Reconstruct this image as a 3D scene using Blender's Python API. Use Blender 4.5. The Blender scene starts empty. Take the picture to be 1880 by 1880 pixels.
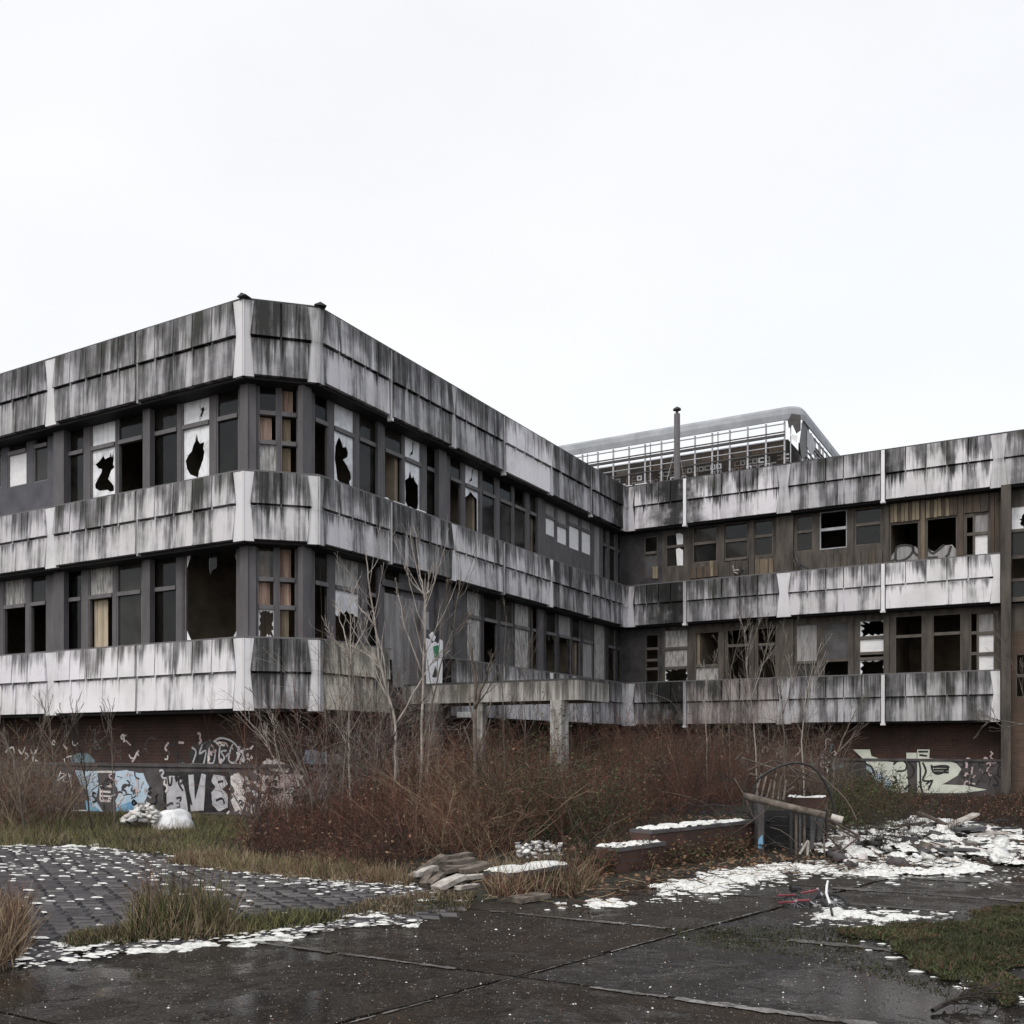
import bpy, bmesh, math, random
import numpy as np
from math import radians, sin, cos, pi
from mathutils import Vector, Matrix, geometry

random.seed(7)
sc = bpy.context.scene
COL = sc.collection
# ------------------------------------------------------------------ camera
FPX, HOR, CX, EYE = 1790.0, 1372.0, 940.0, 1.5
cam_d = bpy.data.cameras.new('camera'); cam = bpy.data.objects.new('camera', cam_d); COL.objects.link(cam)
cam.location = (0, 0, EYE); cam.rotation_euler = (radians(90), 0, 0)
cam_d.sensor_width = 36; cam_d.sensor_fit = 'HORIZONTAL'
cam_d.lens = FPX / 1880 * 36; cam_d.shift_y = (HOR - 940) / 1880
cam_d.clip_start = .1; cam_d.clip_end = 2000
sc.camera = cam
# ------------------------------------------------------------------ world
SUN_EL, SUN_AZ = radians(48), radians(215)
wd = bpy.data.worlds.new('World'); sc.world = wd; wd.use_nodes = True
nt = wd.node_tree; nt.nodes.clear()
out = nt.nodes.new('ShaderNodeOutputWorld')
sky = nt.nodes.new('ShaderNodeTexSky'); sky.sky_type = 'NISHITA'; sky.sun_disc = False
sky.sun_elevation = SUN_EL; sky.sun_rotation = SUN_AZ; sky.air_density = 1; sky.dust_density = 4
bg1 = nt.nodes.new('ShaderNodeBackground'); bg1.inputs[1].default_value = .05
nt.links.new(sky.outputs[0], bg1.inputs[0])
tc = nt.nodes.new('ShaderNodeTexCoord'); sep = nt.nodes.new('ShaderNodeSeparateXYZ')
nt.links.new(tc.outputs['Generated'], sep.inputs[0])
# cloud layer: white overcast, a little blue-grey to the right, soft mottling
mr = nt.nodes.new('ShaderNodeMapRange'); mr.inputs[1].default_value = .15; mr.inputs[2].default_value = .75
nt.links.new(sep.outputs[0], mr.inputs[0])
mpn = nt.nodes.new('ShaderNodeMapping'); mpn.inputs['Scale'].default_value = (1.2, 1.2, 2.5)
nt.links.new(tc.outputs['Generated'], mpn.inputs[0])
cn = nt.nodes.new('ShaderNodeTexNoise'); cn.inputs['Scale'].default_value = 1.6; cn.inputs['Detail'].default_value = 4
nt.links.new(mpn.outputs[0], cn.inputs['Vector'])
mx = nt.nodes.new('ShaderNodeMixRGB'); mx.inputs[1].default_value = (.965, .95, .925, 1); mx.inputs[2].default_value = (.90, .905, .915, 1)
nt.links.new(mr.outputs[0], mx.inputs[0])
mx2 = nt.nodes.new('ShaderNodeMixRGB'); mx2.blend_type = 'MULTIPLY'; mx2.inputs[0].default_value = 1
cr = nt.nodes.new('ShaderNodeMapRange'); cr.inputs[1].default_value = .3; cr.inputs[2].default_value = .7; cr.inputs[3].default_value = .95; cr.inputs[4].default_value = 1.05
nt.links.new(cn.outputs[0], cr.inputs[0]); nt.links.new(mx.outputs[0], mx2.inputs[1]); nt.links.new(cr.outputs[0], mx2.inputs[2])
bg2 = nt.nodes.new('ShaderNodeBackground'); bg2.inputs[1].default_value = .93
nt.links.new(mx2.outputs[0], bg2.inputs[0])
add = nt.nodes.new('ShaderNodeAddShader')
nt.links.new(bg1.outputs[0], add.inputs[0]); nt.links.new(bg2.outputs[0], add.inputs[1]); nt.links.new(add.outputs[0], out.inputs[0])
# ------------------------------------------------------------------ sun (overcast: weak and soft)
sd = bpy.data.lights.new('sun', 'SUN'); sd.energy = 1.1; sd.angle = radians(25); sd.color = (1, .97, .93)
sun = bpy.data.objects.new('sun', sd); COL.objects.link(sun); sun.location = (-20, -20, 40)
# light comes from behind the camera, left
sdir = Vector((sin(SUN_AZ) * cos(SUN_EL), cos(SUN_AZ) * cos(SUN_EL), sin(SUN_EL)))
sun.rotation_euler = sdir.to_track_quat('Z', 'Y').to_euler()
sc.view_settings.view_transform = 'Standard'; sc.view_settings.look = 'None'
sc.view_settings.exposure = 0.0; sc.view_settings.gamma = 1
try: sc.view_settings.use_curve_mapping = False
except Exception: pass

# ------------------------------------------------------------------ node helper
class NG:
    def __init__(s, name, rough=.85, metal=0, spec=.5):
        s.m = bpy.data.materials.new(name); s.m.use_nodes = True; s.t = s.m.node_tree
        s.b = s.t.nodes['Principled BSDF']; s.b.inputs['Roughness'].default_value = rough
        s.b.inputs['Metallic'].default_value = metal; s.b.inputs['Specular IOR Level'].default_value = spec
    def put(s, sock, v):
        if isinstance(v, bpy.types.NodeSocket): s.t.links.new(v, sock)
        elif v is not None: sock.default_value = v
    def coord(s, kind='Position'):
        if kind == 'Position': return s.t.nodes.new('ShaderNodeNewGeometry').outputs['Position']
        return s.t.nodes.new('ShaderNodeTexCoord').outputs[kind]
    def mapping(s, v, scale=(1, 1, 1), loc=(0, 0, 0), rot=(0, 0, 0)):
        n = s.t.nodes.new('ShaderNodeMapping'); s.put(n.inputs[0], v); n.inputs['Scale'].default_value = scale
        n.inputs['Location'].default_value = loc; n.inputs['Rotation'].default_value = rot; return n.outputs[0]
    def noise(s, v, scale=1, detail=3, rough=.55, dist=0):
        n = s.t.nodes.new('ShaderNodeTexNoise'); s.put(n.inputs['Vector'], v); n.inputs['Scale'].default_value = scale
        n.inputs['Detail'].default_value = detail; n.inputs['Roughness'].default_value = rough; n.inputs['Distortion'].default_value = dist
        return n.outputs[0]
    def vor(s, v, scale=1, feat='F1'):
        n = s.t.nodes.new('ShaderNodeTexVoronoi'); n.feature = feat; s.put(n.inputs['Vector'], v); n.inputs['Scale'].default_value = scale
        return n.outputs[0]
    def math(s, op, a, b=0, c=0, clamp=False):
        n = s.t.nodes.new('ShaderNodeMath'); n.operation = op; n.use_clamp = clamp
        s.put(n.inputs[0], a); s.put(n.inputs[1], b); s.put(n.inputs[2], c); return n.outputs[0]
    def rng(s, v, a, b, c=0, d=1):
        n = s.t.nodes.new('ShaderNodeMapRange'); s.put(n.inputs[0], v); s.put(n.inputs[1], a); s.put(n.inputs[2], b)
        n.inputs[3].default_value = c; n.inputs[4].default_value = d; return n.outputs[0]
    def mix(s, f, a, b, mode='MIX'):
        n = s.t.nodes.new('ShaderNodeMixRGB'); n.blend_type = mode
        s.put(n.inputs[0], f); s.put(n.inputs[1], rgba(a)); s.put(n.inputs[2], rgba(b)); return n.outputs[0]
    def ramp(s, f, stops):
        n = s.t.nodes.new('ShaderNodeValToRGB'); s.put(n.inputs[0], f); e = n.color_ramp.elements
        while len(e) < len(stops): e.new(.5)
        for k, (p, c) in enumerate(stops): e[k].position = p; e[k].color = rgba(c)
        return n.outputs[0]
    def sepxyz(s, v):
        n = s.t.nodes.new('ShaderNodeSeparateXYZ'); s.put(n.inputs[0], v); return n.outputs
    def comb(s, x=0, y=0, z=0):
        n = s.t.nodes.new('ShaderNodeCombineXYZ'); s.put(n.inputs[0], x); s.put(n.inputs[1], y); s.put(n.inputs[2], z); return n.outputs[0]
    def color(s, c): s.put(s.b.inputs['Base Color'], rgba(c))
    def rough(s, c): s.put(s.b.inputs['Roughness'], c)
    def bump(s, h, st=.3, dist=.02):
        n = s.t.nodes.new('ShaderNodeBump'); n.inputs['Strength'].default_value = st; n.inputs['Distance'].default_value = dist
        s.put(n.inputs['Height'], h); s.t.links.new(n.outputs[0], s.b.inputs['Normal'])
def rgba(c):
    if isinstance(c, (tuple, list)) and len(c) == 3: return (c[0], c[1], c[2], 1)
    return c

def simple(name, c, c2=None, sc_=3, rough=.85, metal=0, bump=.15, stretch=(1, 1, 1), spec=.4, lo=.35, hi=.65):
    g = NG(name, rough, metal, spec)
    p = g.mapping(g.coord(), stretch)
    n = g.noise(p, sc_, 5, .6)
    c2 = c2 or tuple(x * .6 for x in c)
    g.color(g.mix(g.rng(n, lo, hi), c, c2))
    if bump: g.bump(g.noise(p, sc_ * 6, 3), bump, .01)
    return g.m

def concrete(name, bias, clean=(.62, .61, .63), dark=(.035, .035, .035), drip=.55, midc=(.2, .2, .21), green=.3, dw=.36, soot=False):
    """weathered precast concrete; UV = metres along the wall, metres below the band's top edge"""
    g = NG(name, .85, 0, .3)
    uv = g.sepxyz(g.coord('UV')); u, v = uv[0], uv[1]
    wob = g.math('MULTIPLY', g.noise(g.comb(u, 0), 2.5, 2), .03)
    u2 = g.math('ADD', u, wob)
    broad = g.noise(g.comb(g.math('MULTIPLY', u2, 1.3), g.math('MULTIPLY', v, .35)), 1.5, 4, .6)
    strk = g.noise(g.comb(g.math('MULTIPLY', u2, 7), g.math('MULTIPLY', v, .45), 3.1), 1, 5, .65)
    fine = g.noise(g.comb(g.math('MULTIPLY', u2, 26), g.math('MULTIPLY', v, 1.1), 8.1), 1, 3, .6)
    blot = g.noise(g.comb(u, v, 5.5), 3.5, 6, .65)
    ln = g.math('ADD', g.math('MULTIPLY', g.noise(g.comb(g.math('MULTIPLY', u2, 2.1), 0, 1.3), 1.3, 3, .7), .55), g.math('MULTIPLY', g.noise(g.comb(g.math('MULTIPLY', u2, 11), 0, 2.3), 1.3, 4, .7), .45))
    L = g.math('MULTIPLY', g.math('MULTIPLY', g.rng(ln, .36, .64), drip * 2.2), g.rng(g.noise(g.comb(g.math('MULTIPLY', u, .9), 0, 4.4), 1, 3, .6), .35, .65, .12, 1.15))
    d1 = g.rng(g.math('ADD', g.math('SUBTRACT', v, L), g.math('MULTIPLY', g.math('SUBTRACT', strk, .5), .5)), .14, -.20)
    v2 = g.math('SUBTRACT', v, .70)
    ln2 = g.noise(g.comb(g.math('MULTIPLY', u2, 9), 0, 7.3), 1.3, 3, .7)
    L2 = g.math('MULTIPLY', g.rng(ln2, .42, .75), drip * .7)
    d2 = g.math('MULTIPLY', g.rng(g.math('SUBTRACT', v2, L2), .05, -.1), g.math('GREATER_THAN', v2, 0))
    dd = g.math('ADD', g.math('MULTIPLY', d1, dw), g.math('MULTIPLY', d2, dw * .7))
    sA = g.rng(g.noise(g.comb(g.math('MULTIPLY', u2, 2.9), g.math('MULTIPLY', v, .2), 3.1), 1, 5, .62), .43, .57, -.22, .22)
    sB = g.rng(g.noise(g.comb(g.math('MULTIPLY', u2, 13), g.math('MULTIPLY', v, .3), 6.1), 1, 4, .65), .40, .60, -.12, .13)
    pm = g.rng(g.noise(g.comb(u, v, 12.5), 1.1, 3), .42, .58, .25, 1)
    oi = g.t.nodes.new('ShaderNodeObjectInfo')
    s = g.math('ADD', g.math('ADD', sA, g.math('MULTIPLY', sB, pm)), g.math('MULTIPLY', g.math('SUBTRACT', broad, .5), 1.1))
    s = g.math('ADD', s, g.math('MULTIPLY', g.math('SUBTRACT', oi.outputs['Random'], .5), .27))
    s = g.math('ADD', s, g.math('MULTIPLY', g.math('SUBTRACT', fine, .5), .5))
    s = g.math('ADD', s, g.math('MULTIPLY', g.math('SUBTRACT', blot, .5), .55))
    s = g.math('ADD', g.math('ADD', s, dd), bias)
    lightm = tuple((a * .55 + b * .45) for a, b in zip(clean, midc))
    col = g.ramp(s, [(.0, clean), (.28, lightm), (.52, midc), (.95, dark)])
    gm = g.rng(g.noise(g.comb(u, v, 9), .8, 4), .50, .68, 0, green * 1.5)
    col = g.mix(gm, col, g.mix(.5, col, (.075, .088, .05)))
    col = g.mix(g.rng(g.noise(g.comb(u, v, 29), .6, 3), .45, .62, 0, .35), col, g.mix(1, col, (.95, .93, 1.02), 'MULTIPLY'))
    rust = g.rng(g.noise(g.comb(u, v, 19), 1.1, 4), .6, .75, 0, .25)
    col = g.mix(rust, col, g.mix(.5, col, (.16, .12, .1)))
    sd_ = g.math('ADD', g.math('MINIMUM', g.math('ABSOLUTE', g.math('SUBTRACT', u, 71.7)), g.math('ABSOLUTE', g.math('SUBTRACT', u, 55.5))), g.math('MULTIPLY', g.math('SUBTRACT', g.noise(g.comb(u, v, 33), 1.8, 5, .7), .5), 2.2))
    if soot: col = g.mix(g.rng(sd_, 1.15, .2, 0, .95), col, (.012, .012, .012))
    g.color(col); g.bump(g.math('ADD', fine, blot), .3, .01)
    return g.m

M = {}
DK = dict(clean=(.50, .50, .52), midc=(.17, .17, .18))
M['c0'] = concrete('concrete_clean', -.14, dw=.62, drip=.5, clean=(.78, .77, .80), midc=(.30, .29, .30))
M['c1'] = concrete('concrete_light', -.03, dw=.6, drip=.5, clean=(.74, .73, .76), midc=(.25, .25, .26))
M['c2'] = concrete('concrete_streaked', .19, dw=.45, drip=.6, clean=(.62, .61, .63))
M['c3'] = concrete('concrete_stained', .40, drip=.75, **DK)
M['c4'] = concrete('concrete_dark', .50, drip=1.0, soot=True, **DK)
M['cc'] = concrete('concrete_cream', .22, drip=.7, clean=(.62, .59, .50), midc=(.22, .21, .18), green=.5)
M['ch'] = concrete('concrete_contrast', .10, dw=.55, soot=True, drip=1.0, clean=(.68, .67, .70), dark=(.02, .02, .022), midc=(.2, .2, .21))
M['cb'] = concrete('concrete_reddish', .36, drip=.7, clean=(.42, .40, .40), midc=(.17, .15, .15))
M['cover'] = concrete('cover_concrete', -.12, drip=.1, clean=(.70, .70, .72), midc=(.42, .42, .43))
M['cover_dirty'] = concrete('cover_concrete_dirty', .12, drip=.3, clean=(.55, .55, .57), midc=(.3, .3, .31))
M['white'] = simple('white_board', (.82, .82, .84), (.7, .71, .74), 6, .7, bump=.05)
M['metal_dark'] = simple('dark_flashing', (.03, .03, .032), (.06, .06, .06), 5, .5)
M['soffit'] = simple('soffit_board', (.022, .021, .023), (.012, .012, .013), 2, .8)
M['frame'] = simple('frame_paint', (.155, .148, .155), (.10, .095, .10), 3, .6, bump=.05, lo=.3, hi=.7)
M['frame_brown'] = simple('frame_brown', (.12, .105, .092), (.06, .052, .045), 3, .7, stretch=(1, 1, .4), lo=.3, hi=.7)
M['wall_grey'] = simple('wall_grey_paint', (.125, .12, .128), (.075, .07, .078), 2.2, .7, stretch=(1.5, 1.5, .5), lo=.3, hi=.7)
M['wall_dark'] = simple('wall_dark_paint', (.055, .052, .056), (.025, .024, .026), 2.5, .7)
M['wall_blue'] = simple('wall_blue_grey', (.092, .092, .112), (.06, .06, .074), 2.2, .7)
M['wall_brown'] = simple('wall_brown_panel', (.115, .10, .086), (.035, .031, .028), 2.0, .8, stretch=(2.5, 2.5, .5), lo=.3, hi=.68)
M['plank_tan'] = simple('plank_tan', (.20, .16, .11), (.10, .08, .06), 4, .8, stretch=(3, 3, .4))
M['plank_tan2'] = simple('plank_pale', (.27, .23, .16), (.16, .13, .09), 4, .8, stretch=(3, 3, .4))
M['plank_brown'] = simple('plank_brown', (.105, .078, .058), (.05, .04, .033), 4, .8, stretch=(3, 3, .4))
M['interior'] = simple('interior_plaster', (.30, .25, .19), (.14, .115, .09), 1.2, .9)
M['ceiling'] = simple('interior_ceiling', (.20, .18, .16), (.10, .09, .08), .8, .9)
M['curtain'] = simple('curtain_cloth', (.66, .58, .46), (.38, .32, .24), 3, .9, stretch=(7, 7, .3))
M['curtain_pink'] = simple('stained_blind', (.80, .66, .57), (.45, .33, .27), 3, .9, stretch=(4, 4, .3))
M['board_grey'] = simple('board_grey', (.34, .33, .34), (.2, .2, .2), 3, .8, stretch=(5, 5, .5))
M['board_dark'] = simple('board_dark', (.10, .10, .105), (.06, .06, .06), 3, .8)
M['board_stained'] = simple('board_stained', (.5, .49, .48), (.14, .14, .14), 5, .8, stretch=(4, 4, .6))
M['ochre'] = simple('ochre_plaster', (.27, .2, .1), (.5, .42, .3), 4, .9, lo=.5, hi=.7)
M['red'] = simple('red_paint', (.26, .06, .075), (.14, .03, .04), 8, .45)
M['black'] = simple('black_paint', (.012, .012, .014), (.03, .03, .03), 8, .5, bump=0)
M['chrome'] = simple('silver_paint', (.55, .55, .58), (.42, .42, .46), 5, .6, bump=0)
M['gblue'] = simple('sky_blue_paint', (.42, .58, .72), (.55, .66, .76), 4, .7, bump=0)
M['gblue2'] = simple('blue_paint', (.12, .32, .55), (.25, .45, .62), 3, .7, bump=0)
M['gteal'] = simple('teal_paint', (.12, .19, .22), (.17, .26, .3), 3, .7, bump=0)
M['gpale'] = simple('pale_green_paint', (.70, .74, .64), (.58, .62, .56), 3, .7, bump=0)
M['gwhite'] = simple('white_paint', (.76, .74, .72), (.55, .5, .49), 5, .7, bump=0)
M['gpink'] = simple('pinkish_white_paint', (.66, .56, .55), (.42, .31, .31), 6, .7, bump=0)
M['green_sign'] = simple('green_print', (.01, .2, .1), (.01, .16, .08), 8, .5, bump=0)
M['snow'] = simple('snow_material', (.78, .79, .77), (.36, .36, .33), 22, .6, bump=.6, lo=.45, hi=.72)
M['wood_old'] = simple('weathered_wood', (.19, .16, .135), (.055, .045, .037), 8, .85, stretch=(1, 1, 1))
M['wood_pale'] = simple('pale_weathered_wood', (.50, .48, .45), (.28, .25, .22), 8, .85)
M['rusty'] = simple('rusty_metal', (.09, .065, .05), (.05, .04, .035), 10, .7)
M['steel'] = simple('galvanised_steel', (.42, .43, .46), (.28, .29, .32), 3, .55)
M['fascia'] = simple('roof_edge_sheet', (.36, .38, .41), (.26, .28, .31), 1.5, .6)
M['stone'] = simple('rubble_stone', (.30, .29, .27), (.12, .115, .11), 6, .9, bump=.4)
M['orange'] = simple('orange_scrap', (.40, .13, .05), (.25, .08, .04), 6, .7)
M['bluescrap'] = simple('blue_plastic', (.05, .22, .55), (.04, .15, .4), 6, .4)
M['rubber'] = simple('tyre_rubber', (.015, .015, .015), (.03, .03, .03), 10, .7)
M['whitesheet'] = simple('white_sheeting', (.80, .81, .83), (.66, .68, .7), 5, .6)

def glass_mat(name, tint, gloss_c=(.8, .85, .9), tr=.55, ior=1.5):
    m = bpy.data.materials.new(name); m.use_nodes = True; t = m.node_tree; t.nodes.remove(t.nodes['Principled BSDF'])
    o = t.nodes['Material Output']
    gl = t.nodes.new('ShaderNodeBsdfGlossy'); gl.inputs['Roughness'].default_value = .08; gl.inputs['Color'].default_value = rgba(tuple(x * .5 for x in gloss_c))
    trn = t.nodes.new('ShaderNodeBsdfTransparent'); trn.inputs['Color'].default_value = rgba(tint)
    df = t.nodes.new('ShaderNodeBsdfDiffuse'); df.inputs['Color'].default_value = (.06, .057, .05, 1)
    m1 = t.nodes.new('ShaderNodeMixShader'); n = t.nodes.new('ShaderNodeTexNoise'); n.inputs['Scale'].default_value = 2.5; n.inputs['Detail'].default_value = 5
    g = t.nodes.new('ShaderNodeNewGeometry'); t.links.new(g.outputs['Position'], n.inputs['Vector'])
    r = t.nodes.new('ShaderNodeMapRange'); r.inputs[1].default_value = .35; r.inputs[2].default_value = .75; r.inputs[3].default_value = 1 - tr; r.inputs[4].default_value = min(1, 1.3 - tr)
    oi = t.nodes.new('ShaderNodeObjectInfo'); mm = t.nodes.new('ShaderNodeMath'); mm.operation = 'MULTIPLY'; m3 = t.nodes.new('ShaderNodeMapRange'); m3.inputs[3].default_value = .15; m3.inputs[4].default_value = 1.7; t.links.new(oi.outputs['Random'], m3.inputs[0]); t.links.new(r.outputs[0], mm.inputs[0]); t.links.new(m3.outputs[0], mm.inputs[1]); mm.use_clamp = True
    t.links.new(n.outputs[0], r.inputs[0]); t.links.new(mm.outputs[0], m1.inputs[0]); t.links.new(trn.outputs[0], m1.inputs[1]); t.links.new(df.outputs[0], m1.inputs[2])
    fr = t.nodes.new('ShaderNodeFresnel'); fr.inputs[0].default_value = ior
    m2 = t.nodes.new('ShaderNodeMixShader'); t.links.new(fr.outputs[0], m2.inputs[0]); t.links.new(m1.outputs[0], m2.inputs[1]); t.links.new(gl.outputs[0], m2.inputs[2])
    t.links.new(m2.outputs[0], o.inputs[0]); return m
M['glass'] = glass_mat('dirty_glass', (.62, .64, .63), tr=.86)
M['clear'] = glass_mat('clear_glass', (.96, .96, .95), tr=.95)
M['glass2'] = glass_mat('grimy_glass', (.5, .5, .52), tr=.62)
# milky, painted-over glass
g = NG('milky_glass', .35, 0, .5); n = g.noise(g.mapping(g.coord(), (1, 1, 1)), 2.5, 5, .6)
c_ = g.mix(g.rng(n, .45, .75), (.78, .80, .84), (.40, .42, .45)); g.color(g.mix(g.rng(g.noise(g.mapping(g.coord(), (9, 9, .8)), 1, 4, .6), .55, .72, 0, .6), c_, (.22, .22, .22))); M['milky'] = g.m

# brick for the base walls: courses drawn by the material (far too small to pick out)
def brick_mat(name, c1, c2, mortar, dirt=.5):
    g = NG(name, .9, 0, .2); uv = g.coord('UV')
    b = g.t.nodes.new('ShaderNodeTexBrick'); g.put(b.inputs['Vector'], uv); b.inputs['Scale'].default_value = 1
    b.inputs['Brick Width'].default_value = .25; b.inputs['Row Height'].default_value = .08; b.inputs['Mortar Size'].default_value = .008
    b.inputs['Color1'].default_value = rgba(c1); b.inputs['Color2'].default_value = rgba(c2); b.inputs['Mortar'].default_value = rgba(mortar)
    n = g.noise(g.mapping(uv, (1, .5, 1)), 1.6, 5, .6)
    g.color(g.mix(g.rng(n, .35, .7, 0, dirt), b.outputs[0], (.03, .026, .024)))
    g.bump(b.outputs[1], -.3, .01); return g.m
M['brick'] = brick_mat('dark_red_brick', (.085, .042, .034), (.06, .035, .03), (.075, .065, .058), .7)
M['brick2'] = brick_mat('brown_brick', (.14, .09, .065), (.1, .07, .055), (.12, .1, .09), .4)
M['plinth'] = simple('painted_plinth', (.11, .10, .105), (.055, .05, .052), 3, .85)

# ------------------------------------------------------------------ mesh builders
class MB:
    """collects polygons (with optional uv) and links them as one object"""
    def __init__(s): s.v = []; s.f = []; s.mi = []; s.uv = []; s.mats = []
    def mid(s, m):
        if m not in s.mats: s.mats.append(m)
        return s.mats.index(m)
    def poly(s, pts, m, uv=None):
        b = len(s.v); s.v += [tuple(p) for p in pts]; s.f.append(tuple(range(b, b + len(pts)))); s.mi.append(s.mid(m)); s.uv.append(uv)
    def hexa(s, c, m, uvf=None):
        """c: 8 corners, 0-3 outer ring (front: bl, br, tr, tl), 4-7 back ring"""
        for q in ((0, 1, 2, 3), (5, 4, 7, 6), (4, 0, 3, 7), (1, 5, 6, 2), (3, 2, 6, 7), (4, 5, 1, 0)):
            p = [c[i] for i in q]
            s.poly(p, m, [uvf(x) for x in p] if uvf else None)
    def box(s, x0, x1, y0, y1, z0, z1, m, uvf=None):
        s.hexa([(x0, y0, z0), (x1, y0, z0), (x1, y0, z1), (x0, y0, z1), (x0, y1, z0), (x1, y1, z0), (x1, y1, z1), (x0, y1, z1)], m, uvf)
    def tube(s, pts, r, m, sides=6, cap=True):
        pts = [Vector(p) for p in pts]; rs = r if isinstance(r, (list, tuple)) else [r] * len(pts); rings = []
        for i, p in enumerate(pts):
            t = (pts[min(i + 1, len(pts) - 1)] - pts[max(i - 1, 0)]).normalized()
            a = t.cross(Vector((.31, .17, .93)) if abs(t.z) < .8 else Vector((.93, .31, .1))).normalized(); b = t.cross(a)
            base = len(s.v); s.v += [tuple(p + (a * cos(2 * pi * k / sides) + b * sin(2 * pi * k / sides)) * rs[i]) for k in range(sides)]; rings.append(base)
        mi = s.mid(m)
        for i in range(len(pts) - 1):
            for k in range(sides):
                k2 = (k + 1) % sides
                s.f.append((rings[i] + k, rings[i] + k2, rings[i + 1] + k2, rings[i + 1] + k)); s.mi.append(mi); s.uv.append(None)
        if cap:
            for rg, rev in ((rings[0], True), (rings[-1], False)):
                f = [rg + k for k in range(sides)]
                s.f.append(tuple(reversed(f)) if rev else tuple(f)); s.mi.append(mi); s.uv.append(None)
    def fill(s, outer, holes, m, fy, th=0.0):
        """polygon with holes given in 2D, fy maps (a, b, depth) to 3D; th = thickness"""
        loops = [[Vector((a, b, 0)) for a, b in outer]] + [[Vector((a, b, 0)) for a, b in h] for h in holes]
        flat = [p for l in loops for p in l]
        for t in geometry.tessellate_polygon(loops):
            s.poly([fy(flat[i].x, flat[i].y, 0) for i in t], m)
            if th: s.poly([fy(flat[i].x, flat[i].y, th) for i in reversed(t)], m)
        if th:
            for l in loops:
                for i in range(len(l)):
                    a, b = l[i], l[(i + 1) % len(l)]
                    s.poly([fy(a.x, a.y, 0), fy(b.x, b.y, 0), fy(b.x, b.y, th), fy(a.x, a.y, th)], m)
    def mesh(s, name, weld=False, smooth=False):
        me = bpy.data.meshes.new(name); me.from_pydata(s.v, [], s.f)
        for m in s.mats: me.materials.append(m)
        me.polygons.foreach_set('material_index', s.mi)
        if any(u for u in s.uv):
            l = me.uv_layers.new(name='UVMap'); d = []
            for f, u in zip(s.f, s.uv):
                for k in range(len(f)): d += list(u[k]) if u else [0, 0]
            l.data.foreach_set('uv', d)
        if weld or smooth:
            bm = bmesh.new(); bm.from_mesh(me)
            if weld: bmesh.ops.remove_doubles(bm, verts=bm.verts, dist=1e-4)
            bmesh.ops.recalc_face_normals(bm, faces=bm.faces); bm.to_mesh(me); bm.free()
        if smooth: me.polygons.foreach_set('use_smooth', [True] * len(me.polygons))
        me.update(); return me

WM = {}
def link(o, parent=None, mw=Matrix(), label=None, cat=None, group=None, kind=None):
    COL.objects.link(o); WM[o.name] = mw.copy()
    if parent:
        o.parent = parent; o.matrix_parent_inverse = WM[parent.name].inverted()
    o.matrix_basis = mw
    if label: o['label'] = label
    if cat: o['category'] = cat
    if group: o['group'] = group
    if kind: o['kind'] = kind
    return o
def empty(name, loc, label=None, cat=None, group=None, kind=None):
    return link(bpy.data.objects.new(name, None), None, Matrix.Translation(loc), label, cat, group, kind)
def put(name, mb, parent=None, mw=Matrix(), weld=False, smooth=False, origin=None, **k):
    """link the builder's mesh; vertices are in the frame mw, the object's origin is moved to the mesh's own base"""
    if not mb.v: return None
    if origin is None:
        a = np.array(mb.v); origin = ((a[:, 0].min() + a[:, 0].max()) / 2, (a[:, 1].min() + a[:, 1].max()) / 2, a[:, 2].min())
    mb.v = [(x - origin[0], y - origin[1], z - origin[2]) for x, y, z in mb.v]
    return link(bpy.data.objects.new(name, mb.mesh(name, weld, smooth)), parent, mw @ Matrix.Translation(origin), **k)
def G(px, py, z=0.0):
    Y = FPX * (EYE - z) / (py - HOR); return Vector(((px - CX) / FPX * Y, Y, z))
def at(px, py, Y):
    return Vector(((px - CX) / FPX * Y, Y, EYE + (HOR - py) / FPX * Y))
# ================================================================== facades
TH = radians(29.8)
dB = Vector((sin(TH), cos(TH), 0)); dC = Vector((cos(TH), -sin(TH), 0))
C1 = Vector((-5.45, 19.67, 0))
dH = Vector((sin(TH + radians(45)), cos(TH + radians(45)), 0)); LH = 1.56
C2 = C1 + dH * LH; LB = 15.98
C3 = C2 + dB * LB
class Facade:
    def __init__(s, O, d, zo, uo):
        s.O = O; s.d = d; s.n = Vector((-d.y, d.x, 0)); s.zo = zo; s.uo = uo
        s.mw = Matrix.Translation(O) @ Matrix.Rotation(math.atan2(d.y, d.x), 4, 'Z')
    def loc(s, px, py=None, w=0.0):
        r = (px - CX) / FPX
        sl = (r * (s.O.y + w * s.n.y) - s.O.x - w * s.n.x) / (s.d.x - r * s.d.y)
        if py is None: return sl
        Y = s.O.y + sl * s.d.y + w * s.n.y
        return sl, EYE + (HOR - py) / FPX * Y
    def P(s, sl, w, z): return s.O + s.d * sl + s.n * w + Vector((0, 0, z))
FA = Facade(C1, dC, 0, 0); FH = Facade(C1, dH, .004, 30); FB = Facade(C2, dB, .008, 40); FC = Facade(C3, dC, .012, 70)
T22 = math.tan(radians(22.5))
LA = -14.0; LC = 19.0
def span(F, w):
    """ends of the wall plane that stands w behind the facade line"""
    if F is FA: return LA, -w * T22
    if F is FH: return w * T22, LH - w * T22
    if F is FB: return w * T22, LB + w
    return -w, LC
# storey levels: band bottom, band top
BANDS = {'low': (2.29, 3.72), 'mid': (5.73, 7.10), 'top': (9.07, 10.57)}
WW = .5   # depth of the window wall behind the bands

bld = empty('office_building', C2, 'derelict two winged concrete office block with stained panels and smashed windows', 'building')

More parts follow.
